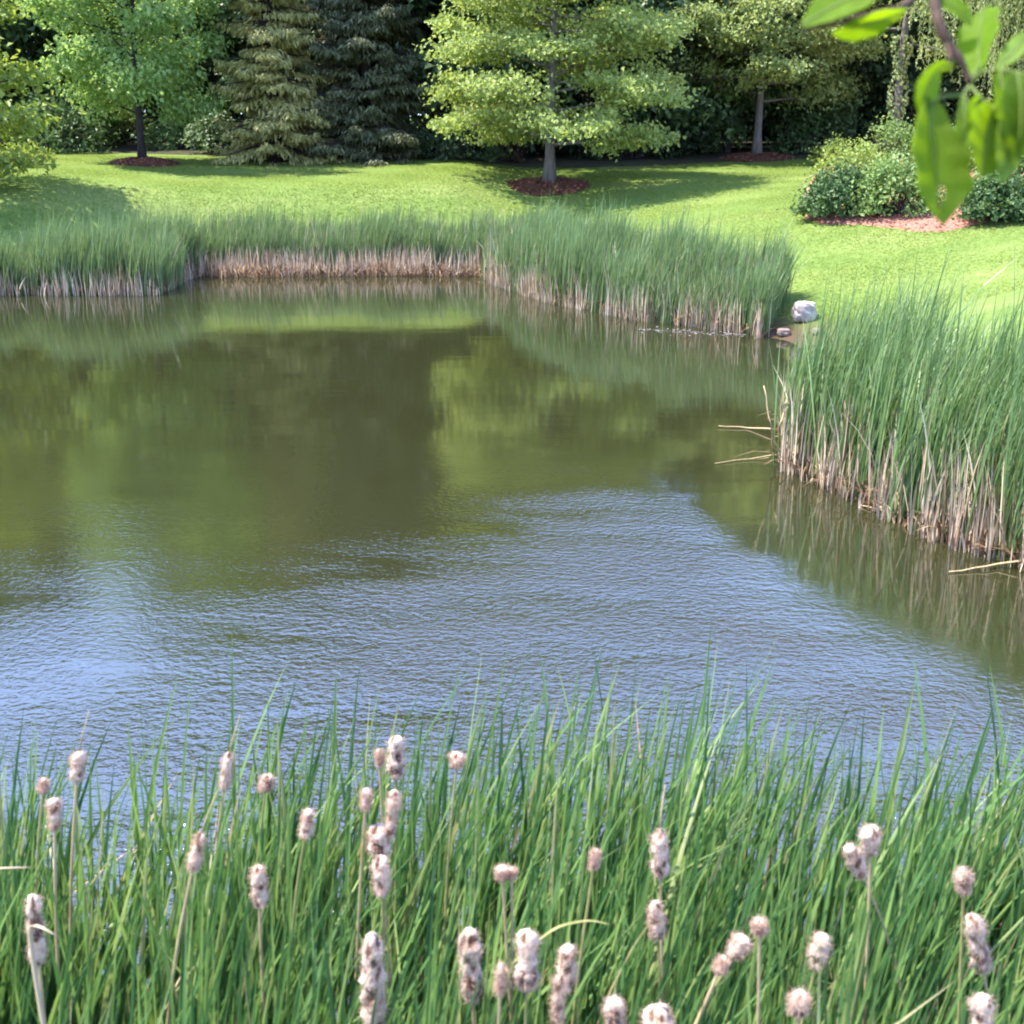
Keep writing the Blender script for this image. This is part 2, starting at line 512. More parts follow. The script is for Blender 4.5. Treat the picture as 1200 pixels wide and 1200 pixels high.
def reed_stand(label, pts, dead_pts, h, hv, w, mat, lean=0.0, n_leaf=3, dead_h=(.25, .8), rust_pts=None, bend=(.05, .35)):
    n = len(pts)
    P = np.repeat(pts, n_leaf, 0) + rng.normal(0, .035, (n * n_leaf, 2))
    z = np.maximum(terr(P[:, 0], P[:, 1]), -.05)
    hb = h(pts[:, 0], pts[:, 1]) if callable(h) else h
    hh = np.repeat(hb + rng.normal(0, hv, n), n_leaf) * rng.uniform(.68, 1.05, n * n_leaf)
    root = Vector((float(pts[:, 0].mean()), float(pts[:, 1].mean()), 0.0))
    off = np.array(root)
    B = np.concatenate([P, z[:, None]], 1) - off
    g = Geo()
    N = len(B)
    hh = hh * (1 + .13 * np.sin(P[:, 0] * 2.3 + 1.7 * np.sin(P[:, 1] * 1.9)) + .07 * np.sin(P[:, 0] * 5.9 + P[:, 1] * 3))
    blades(g, B, hh, unit(N, lean, .8), rng.uniform(*bend, N) * rng.uniform(.3, 1.3, N), w * rng.uniform(.7, 1.25, N), rng.uniform(0, 6.28, N), 5,
           curl=rng.normal(0, .02, N))
    e = empty('reed_stand', root, label, 'reeds')
    e['kind'] = 'stuff'
    a = g.build('green_leaves', mat, e); a['kind'] = 'stuff'
    if len(dead_pts):
        g = Geo(); n = len(dead_pts)
        z = np.maximum(terr(dead_pts[:, 0], dead_pts[:, 1]), -.04)
        B = np.concatenate([dead_pts, z[:, None]], 1) - off
        H = dead_h[0] + (dead_h[1] - dead_h[0]) * rng.uniform(size=n) ** 1.3
        blades(g, B, H, unit(n, 0, 3), np.abs(rng.normal(.06, .16, n)), w * rng.uniform(.4, 1.1, n), rng.uniform(0, 6.28, n), 4, curl=rng.normal(0, .03, n))
        a = g.build('dry_stalks', M['dead'], e); a['kind'] = 'stuff'
    # old stalks still standing here and there through the green
    k = rng.integers(0, len(pts), len(pts) // 9)
    Q = pts[k] + rng.normal(0, .04, (len(k), 2))
    g = Geo()
    blades(g, np.concatenate([Q, np.maximum(terr(Q[:, 0], Q[:, 1]), -.05)[:, None]], 1) - off, rng.uniform(.55, 1.15, len(k)), unit(len(k), 0, 3), np.abs(rng.normal(.05, .2, len(k))),
           w * rng.uniform(.5, 1.0, len(k)), rng.uniform(0, 6.28, len(k)), 4)
    a = g.build('old_stalks', M['dead'], e); a['kind'] = 'stuff'
    if rust_pts is not None and len(rust_pts):
        g = Geo(); n = len(rust_pts)
        z = np.maximum(terr(rust_pts[:, 0], rust_pts[:, 1]), .0)
        B = np.concatenate([rust_pts, z[:, None]], 1) - off
        blades(g, B, rng.uniform(.08, .34, n), unit(n, 0, 3), rng.uniform(.2, 1.5, n), w * rng.uniform(.8, 1.8, n), rng.uniform(0, 6.28, n), 4)
        a = g.build('rusty_litter', M['rust'], e); a['kind'] = 'stuff'
    return e


def clumpy(x, y, f=1.7, th=-.15):
    v = np.sin(x * f + 1.1) * np.sin(y * f * 1.3 + .4) + .6 * np.sin(x * f * 2.3 - y * f * 1.9)
    return v + rng.normal(0, .5, x.shape) > th


x_l = SH[3][0]      # where the left stand meets the recessed stretch
left_c = lambda x, y, s: (x < x_l + .25)
reed_stand('blue-green reeds in the left corner standing out into the pond',
           strip_points(3600, -.10, 1.15, (-13, x_l + .3), (22, 28), left_c),
           strip_points(3000, -.25, .35, (-13, x_l + .3), (22, 28), lambda x, y, s: left_c(x, y, s) & clumpy(x, y, 2.6, -.3)), 1.05, .17, .020, M['reed_far'], 0, 4, (.2, .62),
           strip_points(700, -.10, .12, (-13, x_l + .3), (22, 28), left_c))
x_c = SH[6][0]
mid_c = lambda x, y, s: (x > x_l - .1) & (x < x_c + .12)
reed_stand('thin fringe of reeds along the straight far shore below the lawn',
           strip_points(2800, .8, 1.95, (x_l - .1, x_c + .2), (24, 28), mid_c),
           strip_points(2100, .0, 1.0, (x_l - .1, x_c + .2), (24, 28), lambda x, y, s: mid_c(x, y, s) & clumpy(x, y, 2.4, -.1)), .84, .12, .018, M['reed_far'], 0, 4, (.15, .62),
           strip_points(1500, -.06, .5, (x_l - .1, x_c + .2), (24, 28), mid_c))
bx_, by_ = on_z(942, 372)[:2]
right_c = lambda x, y, s: (x > x_c - .05) & (y > 17.5) & (x < 4.25) & (x / y < .219 - .012 * np.clip((20.2 - y), -1, 2))
reed_stand('broad blue-green reed bank in front of the tree with red mulch',
           strip_points(6200, -.10, 1.2, (x_c - .1, 4.3), (17.5, 28), right_c),
           strip_points(2300, -.22, .26, (x_c - .1, 4.3), (17.5, 28), lambda x, y, s: right_c(x, y, s) & clumpy(x, y, 2.6, -.1)), lambda x, y: (1.02 - .22 * sstep(21.0, 19.3, y)) * (.78 + .22 * sstep(x_c, x_c + 1.5, x)), .16, .019, M['reed_far'], 0, 4, (.15, .7),
           strip_points(1100, -.10, .14, (x_c - .1, 4.3), (17.5, 28), right_c))
bank_c = lambda x, y, s: (x > .2165 * y) & (y < 13.2) & (y > 4.5) & (s < 1.25 + .65 * sstep(11.5, 9.3, y) - .55 * np.clip((y - 11.5) / 1.6, 0, 1))
reed_stand('tall bright green reeds crowding the near right bank',
           strip_points(3100, -.06, 1.9, (1.9, 7), (5.5, 13.2), bank_c),
           strip_points(1900, -.16, .18, (1.9, 7), (5.5, 13.2), lambda x, y, s: bank_c(x, y, s) & clumpy(x, y, 3.1, -.1)), lambda x, y: 1.28 - .42 * sstep(11.2, 13.2, y), .19, .0175, M['reed'], .0, 4, (.15, .9),
           strip_points(900, -.10, .10, (1.9, 7), (5.5, 13.2), bank_c), bend=(.05, .5))


# foreground bed: its far edge follows the line of the tips in the photograph
def front_edge(x):
    return np.interp(x, [-2.4, -1.5, -.9, -.35, .1, .6, 1.0, 1.5, 2.2], [3.45, 3.55, 3.68, 3.75, 3.85, 3.85, 3.68, 3.65, 3.75])


def front_points(n, wide=2.1):
    out = []
    while sum(len(o) for o in out) < n:
        x = rng.uniform(-wide, wide, 4000); y = rng.uniform(1.35, 4.3, 4000)
        fe = front_edge(x)
        dens = np.clip((fe - y) / .35 + .35, .0, 1)
        dens *= np.where(y > fe, .25, 1)
        cl = .62 + .38 * np.sin(x * 6.1 + 2 * np.sin(y * 3.3)) * np.sin(y * 5.2 + x * 2)
        side = np.interp(x, [-1.6, -.5, .5, 1.0, 1.6], [.9, .95, 1.0, .92, 1.0])
        ok = (rng.uniform(size=4000) < dens * cl * side) & (np.abs(x) < .45 * y + .55)
        out.append(np.stack([x, y], 1)[ok])
    return np.concatenate(out)[:n]


def front_bed():
    global TAPER
    TAPER = 4.5
    g = Geo(); gd = Geo()
    pts = front_points(1380)
    e = empty('reed_stand', (0, 2.8, 0), 'dense green reeds in the foreground with water showing through', 'reeds')
    e['kind'] = 'stuff'
    off = np.array([0, 2.8, 0])
    for nl in (4,):
        P = np.repeat(pts, nl, 0) + rng.normal(0, .022, (len(pts) * nl, 2))
        N = len(P)
        z = np.maximum(terr(P[:, 0], P[:, 1]), -.05)
        B = np.concatenate([P, z[:, None]], 1) - off
        H = np.repeat(rng.normal(1.37, .06, len(pts)) + .07 * np.exp(-(pts[:, 0] / .8) ** 2), nl) * rng.uniform(.74, 1.02, N)
        bend = np.abs(rng.normal(.16, .13, N))
        big = rng.uniform(size=N) < .010
        bend = np.where(big, rng.uniform(.5, .9, N), bend)
        blades(g, B, H, unit(N, 0, .85), bend, rng.uniform(.011, .022, N), rng.uniform(0, 6.28, N), 9, vee=True, curl=rng.normal(0, .018, N))
    a = g.build('green_leaves', M['reed_near'], e, smooth=True); a['kind'] = 'stuff'
    p2 = front_points(380)
    z = np.maximum(terr(p2[:, 0], p2[:, 1]), -.04)
    n = len(p2)
    blades(gd, np.concatenate([p2, z[:, None]], 1) - off, rng.uniform(.3, 1.22, n), unit(n, 0, 3), np.abs(rng.normal(.14, .3, n)), rng.uniform(.010, .018, n), rng.uniform(0, 6.28, n), 7, vee=True)
    a = gd.build('dry_stalks', M['dead'], e); a['kind'] = 'stuff'
    TAPER = 2.6


front_bed()

# short mown grass standing on the lawn
def mown_grass():
    n0 = 900000
    d = rng.uniform(17.5, 36, n0) ; x = rng.uniform(-.44, .44, n0) * d
    keep = rng.uniform(size=n0) < d / 36
    x, y = x[keep], d[keep]
    s = sdist(x, y)
    ok = (s > .7) & ((s > 2.6) | (x > -.5)); x, y = x[ok], y[ok]
    n = len(x); h = rng.uniform(.010, .022, n) * (1 + .5 * np.sin(x * 1.7 + y) * np.sin(y * 2.1)); a = rng.uniform(0, 6.28, n); w = rng.uniform(.007, .015, n)
    b = np.stack([x, y, terr(x, y) - .004], 1)
    sd = np.stack([np.cos(a) * w, np.sin(a) * w, 0 * a], 1)
    tip = b + np.stack([rng.normal(0, .030, n), rng.normal(0, .030, n), h], 1)
    g = Geo(); g.add(np.stack([b - sd, b + sd, tip], 1).reshape(-1, 3), None, np.arange(3 * n).reshape(n, 3))
    tag(g.build('lawn_grass', M['lawn_blade'], None), 'short mown sunlit lawn grass above the pond', 'grass', kind='stuff')


M['lawn_blade'] = leaf_mat('lawn_blade', [(0, (.112, .176, .034)), (.5, (.172, .232, .052)), (.9, (.235, .276, .080)), (1, (.340, .330, .150))], .45, .7, .2, patch=.6)
mown_grass()

# ------------------------------------------------------------------ last year's cattails, each one a thing
# x, y of the head's top, x, y of its bottom, width (pixels of the photograph), spike on top, label
CATTAILS = [
    (464, 862, 464, 914, 18, 0, 'pinkish fluffed cattail head standing highest above the middle of the foreground reeds'),
    (463, 925, 456, 984, 13, 0, 'slender cattail head leaning a little right, directly below the highest one'),
    (443, 967, 446, 1001, 27, 0, 'short burst cattail head puffed out wide, between a slender head and an upright one'),
    (446, 1003, 448, 1051, 20, 0, 'upright beige cattail head touching the underside of a burst one'),
    (436, 1091, 439, 1215, 27, 0, 'very long knobbly cattail head with a brown gap, cut by the lower edge'),
    (549, 1087, 554, 1178, 27, 0, 'thick pink cattail head with three bulges, left of a similar one low in the middle'),
    (619, 1090, 617, 1163, 25, 0, 'thick pale cattail head between the three-bulged one and a leaning pair'),
    (666, 1107, 662, 1160, 22, 0, 'cattail head with frayed top, right-hand one of a close pair low in the middle'),
    (656, 1142, 653, 1200, 14, 0, 'narrow cattail head, lower and thinner one of a close pair low in the middle'),
    (720, 1168, 721, 1215, 20, 0, 'small pale cattail head rising from the lower edge left of a broad one'),
    (773, 1178, 771, 1240, 33, 0, 'broad cattail top just showing at the lower edge, widest of all'),
    (773, 970, 774, 1030, 18, 1, 'cattail head pale above and red-brown below, upper one of two stacked right of the middle'),
    (768, 1055, 771, 1102, 17, 0, 'ragged greying cattail head under the half red-brown one'),
    (38, 1047, 46, 1132, 19, 0, 'half-bare brown and cream cattail head crossed by a pale leaf at the far left'),
    (93, 880, 90, 916, 14, 1, 'small cream cattail head with dark lower half, uppermost at the left'),
    (52, 912, 50, 930, 9, 0, 'tiny yellowish cattail tuft left of the uppermost cream head at the left'),
    (64, 935, 64, 974, 13, 0, 'thin grey-brown cattail head below a tiny yellowish tuft at the left'),
    (269, 880, 262, 928, 11, 1, 'thin yellow-brown cattail head leaning right against the water, upper left'),
    (314, 907, 311, 928, 13, 0, 'stubby cream cattail head right of a thin leaning one against the water'),
    (236, 975, 225, 1022, 13, 1, 'cattail head leaning right with a spike on top, midway down at the left'),
    (302, 1014, 304, 1064, 17, 0, 'brownish cattail head with a light cap on a long tan stalk, left of the middle'),
    (363, 948, 357, 982, 14, 0, 'cattail head with white top and green-brown base, left of the central column of heads'),
    (430, 924, 428, 950, 10, 0, 'small weathered cattail tuft just left of the central column of heads'),
    (444, 877, 445, 898, 7, 0, 'tiny brown cattail remnant beside the highest head'),
    (537, 882, 535, 900, 14, 0, 'lone pale cattail tuft right of the highest head, near the tips of the reeds'),
    (588, 1015, 589, 1031, 11, 0, 'left-hand one of two tiny white cattail tufts side by side'),
    (600, 1017, 600, 1030, 9, 0, 'right-hand one of two tiny white cattail tufts side by side'),
    (699, 994, 695, 1020, 8, 0, 'dry shrivelled tan cattail head among green leaves, right of two tiny white tufts'),
    (994, 990, 1013, 1030, 19, 0, 'cattail head tipped over to the left, beside a short upright one at the right'),
    (1021, 967, 1020, 1003, 20, 0, 'short stout cream cattail head above a tipped-over one at the right'),
    (1130, 1017, 1129, 1049, 16, 0, 'small cattail head with a bright rim above a long leaning one at the far right'),
    (1139, 1070, 1153, 1142, 21, 0, 'long scaly cattail head leaning left at the far right'),
    (1153, 1165, 1149, 1230, 22, 0, 'pale cattail head at the lower edge below a long leaning one at the far right'),
    (873, 1098, 858, 1122, 21, 0, 'round fluffy cattail head leaning right, in the middle of a rising row of three'),
    (850, 1121, 841, 1141, 12, 0, 'small cattail tuft at the lower left end of a rising row of three'),
    (890, 1077, 890, 1097, 14, 0, 'pinkish cattail tuft at the upper right end of a rising row of three'),
    (966, 1094, 955, 1137, 20, 0, 'oval cattail head leaning right, between a rising row of three and a long scaly one'),
    (937, 1162, 935, 1192, 19, 0, 'stubby cattail head near the lower edge beneath an oval leaning one'),
    (588, 1128, 586, 1168, 9, 0, 'slim yellow-green cattail head between two thick pink ones'),
]


def cattail(xt, yt, xb, yb, wpx, spike, label, k):
    rt, rb = ray(xt, yt), ray(xb, yb)
    zt = 1.42 + (.06 * math.sin(k * 2.4))
    t = (zt - CAM_H) / rt[2]
    top = CAM + rt * t
    bot = CAM + rb * (top[1] / rb[1])
    wid = .9 * wpx * t / F
    ax = top - bot; L = float(np.linalg.norm(ax)); axn = ax / L
    lean = axn[:2] * np.array([1, 0])
    bx, by = bot[0] - lean[0] * .45 + random.uniform(-.05, .05), bot[1] + random.uniform(-.04, .06)
    bz = max(gz(bx, by), -.05)
    base = Vector((bx, by, bz))
    e = empty('cattail', base, label, 'cattail', 'fluffy cattails among the foreground reeds')
    o = np.array(base)
    # stalk: curves into the head's axis and runs through it
    p0 = np.zeros(3); p2 = bot - o; p1 = p2 - axn * .45 * p2[2]
    tt = np.linspace(0, 1, 10)[:, None]
    pts = (1 - tt) ** 2 * p0 + 2 * tt * (1 - tt) * p1 + tt ** 2 * p2
    g = Geo()
    tube(g, np.concatenate([pts, [top - o - axn * .1 * L]]), np.linspace(.0055, .0032, 11), 6)
    if spike:
        s0 = top - o - axn * .1 * L
        tube(g, [s0, s0 + axn * .05 + np.array([.004, 0, 0]), s0 + axn * .12 + np.array([.014, .004, 0])], [.003, .002, .0006], 5)
    g.build('stalk', M['stalk' if k % 3 else 'stalk_green'], e, smooth=True)
    # seed head: lumpy swollen fluff with bare brown bites in it
    nu, nv = 26, 18
    s = np.cross(axn, [0, 1.0, 0.2]); s /= np.linalg.norm(s); u = np.cross(axn, s)
    V = []; bare = []
    bias = .10 * math.sin(k * 1.7) - .10
    for i in range(nu + 1):
        a = i / nu
        env = (max(0.0, 1 - abs(2 * a - 1) ** 5)) ** .5
        sw = 1 + .22 * noise.noise((k * 3.1, a * L * 26, 0)) + .08 * math.sin(a * L * 60 + k)
        for j in range(nv):
            th = 2 * math.pi * j / nv
            c, sn = math.cos(th), math.sin(th)
            q = Vector((c * wid * 26, sn * wid * 26, a * L * 44)) + Vector((k * 7.3, 0, k))
            n1 = noise.noise(q); n2 = noise.noise(q * 2.7)
            r = wid * .5 * env * sw * (1 + .46 * n1 + .26 * n2)
            d = bias + .75 * max(0, -n1 - .02) * 2.0 + .3 * max(0, -n2) + .22 * max(0, .35 - a) + .25 * noise.noise((k * 5.0, a * L * 15, 7))
            V.append(bot - o + ax * a + s * (r * c) + u * (r * sn)); bare.append(d)
    ii = np.arange(nu)[:, None] * nv; jj = np.arange(nv)[None]; j2 = (jj + 1) % nv
    g = Geo()
    g.add(np.array(V), np.stack([ii + jj, ii + j2, ii + nv + j2, ii + nv + jj], -1))
    h = g.build('seed_head', M['fluff'], e, smooth=True)
    at = h.data.attributes.new('bare', 'FLOAT', 'POINT')
    at.data.foreach_set('value', np.array(bare, np.float32))
    # loose fibres on the surface
    nf = 460
    idx = rng.integers(nv * 2, nv * (nu - 1), nf)
    P = np.array(V)[idx]; cen = (bot - o) + axn * ((P - (bot - o)) @ axn)[:, None]
    nr = nrm(P - cen)
    g = Geo()
    leaves(g, P + nr * .004, nr + rng.normal(0, .5, (nf, 3)) + np.array([0, 0, .2]), rng.normal(size=(nf, 3)), rng.uniform(.009, .023, nf), .0013)
    g.build('loose_fluff', M['fibre'], h)


for k, c in enumerate(CATTAILS):
    cattail(*c, k)

# pale bent leaf crossing the leftmost head and two more dry leaves lying over the bed
def strap(pts, wid, name, label, cat, mat, group=None):
    pts = np.array(pts, float); o = pts[0].copy(); P = pts - o
    n = 14; tt = np.linspace(0, 1, n)
    k = np.linspace(0, 1, len(P))
    c = np.stack([np.interp(tt, k, P[:, i]) for i in range(3)], 1)
    for _ in range(2):
        c[1:-1] = .25 * c[:-2] + .5 * c[1:-1] + .25 * c[2:]
    tan = nrm(np.gradient(c, axis=0)); s = nrm(np.cross(tan, [0, .3, 1.0])); up = np.cross(s, tan)
    w_ = (wid * .5 * np.clip(1.05 - tt ** 2.2, .06, 1))[:, None]
    v = np.stack([c - s * w_ + up * w_ * .3, c - up * w_ * .15, c + s * w_ + up * w_ * .3], 1).reshape(-1, 3)
    q = []
    for i in range(n - 1):
        for j in range(2):
            a = i * 3 + j
            q.append((a, a + 1, a + 4, a + 3))
    g = Geo(); g.add(v, q)
    ob = g.build(name, mat, None, True, Vector(o))
    sol = ob.modifiers.new('thick', 'SOLIDIFY'); sol.thickness = .0015
    return tag(ob, label, cat, group)


strap([at_depth(-60, 1040, 2.9), at_depth(-10, 1018, 2.9), at_depth(36, 1016, 2.95)], .013, 'bent_reed_leaf', 'pale bent reed leaf reaching in from the far left edge', 'leaf', M['dead'])
strap([at_depth(50, 1130, 2.55) - np.array([0, 0, .5]), at_depth(30, 1082, 2.55), at_depth(48, 1086, 2.5), at_depth(66, 1096, 2.5)], .010, 'bent_reed_leaf', 'pale curled leaf wrapped across the half-bare leftmost cattail', 'leaf', M['dead'])
strap([at_depth(600, 1130, 2.75), at_depth(650, 1086, 2.75), at_depth(690, 1078, 2.75), at_depth(715, 1083, 2.75)], .012, 'bent_reed_leaf', 'light green reed leaf arching level over the bed right of the middle', 'leaf', M['stalk_green'])


# ------------------------------------------------------------------ fallen stalks and litter on the water, stones on the far bank
def fallen(pts, r, label):
    pts = np.array(pts); o = pts[0].copy()
    g = Geo(); n = 9
    k = np.linspace(0, 1, len(pts)); tt = np.linspace(0, 1, n)
    c = np.stack([np.interp(tt, k, (pts - o)[:, i]) for i in range(3)], 1)
    c[1:-1] += rng.normal(0, .006, (n - 2, 3)) * np.array([1, 1, .3])
    tube(g, c, np.linspace(r, r * .4, n), 6)
    ob = g.build('fallen_reed_stalk', M['stalk'], None, True, Vector(o))
    tag(ob, label, 'reed stalk', 'dead reed stalks fallen out of the right bank')


Zw = lambda x, y, z=.012: on_z(x, y, z)
fallen([Zw(906, 503, .05), Zw(875, 501), Zw(842, 499, .02)], .011, 'straight pale stalk lying level on the water left of the reed bank')
fallen([Zw(912, 533, .04), Zw(880, 537), Zw(838, 543)], .008, 'faint thin stalk lying on the water below the level one')
fallen([Zw(906, 541, 0), at_depth(904, 500, 11.3), at_depth(895, 452, 11.3)], .012, 'dead upright stalk leaning left at the tip of the right bank')
fallen([Zw(914, 535, 0), at_depth(914, 500, 11.4), at_depth(922, 468, 11.4)], .014, 'dead broken stalk leaning right at the tip of the right bank')
fallen([Zw(1084, 611, .05), Zw(1045, 600, .03), Zw(1008, 592)], .012, 'light stalk floating aslant in front of the middle of the right bank')
fallen([Zw(1235, 652, .10), Zw(1170, 661, .03), Zw(1112, 670)], .012, 'yellowish stalk jutting left into the water at the right edge')

g = Geo(); n = 130
px = rng.uniform(748, 885, n); py = 386 + (px - 748) / 137 * 7 + rng.normal(0, 1.6, n)
P = np.array([on_z(a, b, .006) for a, b in zip(px, py)])
c0 = P.mean(0)
leaves(g, P - c0, np.concatenate([rng.normal(size=(n, 2)), np.zeros((n, 1))], 1), np.array([[0, 0, 1.0]]).repeat(n, 0) + rng.normal(0, .12, (n, 3)), rng.uniform(.03, .10, n), rng.uniform(.01, .03, n), .05, 0)
tag(g.build('floating_debris', M['debris'], None, False, Vector(c0)), 'streak of pale floating debris in front of the broad reed bank', 'debris', kind='stuff')


def rock(px_, py_, w_, h_, label, mat, seed):
    p = ground(px_, py_)
    t = float((np.array(p) - CAM) @ FWD)
    rw, rh = w_ * t / F / 2, h_ * t / F / 2
    g = Geo(); nu, nv = 16, 22
    V = []
    for i in range(nu + 1):
        ph = math.pi * i / nu
        for j in range(nv):
            th = 2 * math.pi * j / nv
            d = Vector((math.sin(ph) * math.cos(th), math.sin(ph) * math.sin(th), math.cos(ph)))
            # squared-off boulder with broken faces
            m_ = max(abs(d.x), abs(d.y), abs(d.z))
            f = (1 / m_) ** .55
            f *= 1 + .16 * noise.noise(d * 2.2 + Vector((seed, 0, 0))) + .06 * noise.noise(d * 6 + Vector((seed, 3, 0)))
            V.append((d.x * rw * f, d.y * rw * .9 * f, d.z * rh * f + rh * .8))
    ii = np.arange(nu)[:, None] * nv; jj = np.arange(nv)[None]; j2 = (jj + 1) % nv
    g.add(V, np.stack([ii + jj, ii + nv + jj, ii + nv + j2, ii + j2], -1))
    return tag(g.build('boulder', mat, None, False, p), label, 'boulder')


rock(942, 376, 27, 24, 'white squarish boulder in the gap between two reed stands', M['stone'], 2.0)
rock(918, 393, 15, 9, 'small reddish stone at the water below the white boulder', M['stone_red'], 5.0)
rock(958, 392, 13, 8, 'small grey-pink stone right below the white boulder', M['stone_red'], 9.0)

# ------------------------------------------------------------------ trees
def tree(name, label, cat, base, H, trunk_h, Rc, tr, mats, leaf, n_limb=22, per=26, cr=.34, flat=.6, rise=(.25, .6), env='round',
         sub=6, up=.6, group=None, name_crown='crown', droop=.0, seed=1, low=.25):
    g_ = np.random.default_rng(seed)
    e = empty(name, base, label, cat, group)
    gt = Geo()
    k = 9
    tz = np.linspace(-.12, H * .88, k)
    wob = np.cumsum(g_.normal(0, .035 * H / 7, (k, 2)), 0) * np.linspace(0, 1, k)[:, None]
    tp = np.stack([wob[:, 0], wob[:, 1], tz], 1)
    trad = tr * np.clip(1 - .9 * (tz / H), .08, 1); trad[0] *= 1.5
    tube(gt, tp, trad, 9, .04)
    C = []; W = []
    for i in range(n_limb):
        a = (i + g_.uniform(-.3, .3)) / (n_limb - 1)
        a = min(max(a, 0), 1)
        z0 = trunk_h + a ** .9 * (H * .86 - trunk_h)
        u = (z0 - trunk_h) / (H - trunk_h)
        if env == 'round':
            er = math.sqrt(max(.05, 1 - (2 * (u * .8 + .12) - 1) ** 2)) if u > low else .72 + .28 * u / max(low, .01)
        elif env == 'wide':
            er = min(1.0, .86 + u * .8) * math.sqrt(max(.05, 1 - u ** 2.2))
        else:
            er = max(.08, (1 - u) ** .75)
        ln = Rc * er * g_.uniform(.78, 1.06)
        az = i * 2.39996 + g_.uniform(-.4, .4)
        rs = g_.uniform(*rise) * (.5 + .8 * u)
        p0 = np.array([np.interp(z0, tz, tp[:, 0]), np.interp(z0, tz, tp[:, 1]), z0])
        d = np.array([math.cos(az), math.sin(az), 0])
        s = np.linspace(0, 1, 6)[:, None]
        path = p0 + d * ln * s + np.array([0, 0, 1]) * ln * (rs * s - droop * s ** 2) + g_.normal(0, .03 * ln, (6, 3)) * s
        tube(gt, path, np.linspace(tr * .34 * (1 - .6 * u), tr * .05, 6), 5)
        C.append(path[-1]); W.append(1.0)
        for j in range(sub):
            f = .30 + .68 * (j + g_.uniform(0, 1)) / sub
            q0 = path[0] + (path[-1] - path[0]) * f
            q0[2] = np.interp(f, s[:, 0], path[:, 2])
            yaw = az + (1 if j % 2 else -1) * g_.uniform(.5, 1.25)
            sl_ = ln * g_.uniform(.22, .42) * (1.15 - .5 * f)
            q1 = q0 + np.array([math.cos(yaw), math.sin(yaw), g_.uniform(-.1, .45) - droop * .5]) * sl_
            tube(gt, [q0, .5 * (q0 + q1) + g_.normal(0, .03, 3), q1], [tr * .09, tr * .06, tr * .03], 4)
            C.append(q1); W.append(1.0)
            C.append(.45 * q0 + .55 * q1 + g_.normal(0, .06, 3)); W.append(.6)
    gt.build('trunk', mats[0], e, smooth=True)
    C = np.array(C); W = np.array(W) * g_.uniform(.5, 1.4, len(C))
    cnt = np.maximum(3, (per * W).astype(int))
    P = np.repeat(C, cnt, 0)
    n = len(P)
    crs = np.repeat(cr * g_.uniform(.6, 1.25, len(C)), cnt)[:, None]
    P = P + g_.normal(size=(n, 3)) * crs * np.array([.75, .75, .75 * flat])
    out_ = nrm(P - np.array([0, 0, H * .45]))
    nr = nrm(g_.normal(size=(n, 3)) * .75 + np.array([0, 0, up]) + out_ * .35)
    d = nrm(g_.normal(size=(n, 3)) * .8 + out_ * .6 - np.array([0, 0, .35 + droop]))
    g = Geo()
    L_ = leaf * g_.uniform(.65, 1.25, n)
    leaves(g, P, d, nr, L_, L_ * g_.uniform(.55, .8, n))
    g.build(name_crown, mats[1], e)
    return e


def conifer(name, label, base, H, Rc, mats, density=1.0, droop=.34, seed=1, group=None, low=.15, spray=.25):
    g_ = np.random.default_rng(seed)
    e = empty(name, base, label, 'conifer', group)
    gt = Geo(); gl = Geo()
    tz = np.linspace(-.1, H, 8)
    tube(gt, np.stack([tz * 0, tz * 0, tz], 1), .17 * (1 - tz / H * .95), 8)
    z = low
    P = []; D = []; N = []; Ls = []
    while z < H - .15:
        u = z / H
        r0 = Rc * (1 - u) ** .8
        nb = max(5, int(9 * (1 - .35 * u)))
        for b in range(nb):
            az = g_.uniform(0, 6.283)
            r = max(.15, r0 * g_.uniform(.50, 1.18))
            d = np.array([math.cos(az), math.sin(az), 0]); sd = np.array([-d[1], d[0], 0])
            s = np.linspace(0, 1, 6)[:, None]
            dr = droop * g_.uniform(.5, 1.3)
            path = np.array([0, 0, max(.1, z + g_.uniform(-.22, .22))]) + d * r * s + np.array([0, 0, 1]) * r * (.10 * s - dr * s ** 1.6 + .16 * s ** 4)
            tube(gt, path, np.linspace(.028, .006, 6) * (1.2 - u), 4)
            m = int((50 + 80 * r) * density)
            f = g_.uniform(.18, 1.0, m)
            q = np.stack([np.interp(f, s[:, 0], path[:, i]) for i in range(3)], 1)
            lat = g_.uniform(-1, 1, m) * .42 * r * (1.12 - f)
            q = q + sd * lat[:, None] + d * (.35 * np.abs(lat))[:, None] - np.array([0, 0, 1.0]) * (.35 * np.abs(lat) + g_.uniform(0, .10, m))[:, None]
            sgn = np.where(g_.uniform(size=m) < .5, -1, 1)[:, None]
            dd = d * g_.uniform(.15, .7, (m, 1)) + sd * sgn * g_.uniform(.1, .9, (m, 1)) + np.array([0, 0, -1]) * g_.uniform(.15, 1.0, (m, 1))
            dd = nrm(dd)
            L_ = spray * g_.uniform(.55, 1.2, m) * (1.1 - .5 * f)
            P.append(q + dd * L_[:, None] * .5); D.append(dd); Ls.append(L_)
            N.append(nrm(np.array([0, 0, 1.0]) + g_.normal(size=(m, 3)) * .6))
        z += g_.uniform(.17, .30)
    gt.build('trunk', mats[0], e, smooth=True)
    P = np.concatenate(P); D = np.concatenate(D); N = np.concatenate(N); Ls = np.concatenate(Ls)
    leaves(gl, P, D, N, Ls, Ls * .24, .25, .22)
    gl.build('foliage', mats[1], e)
    return e


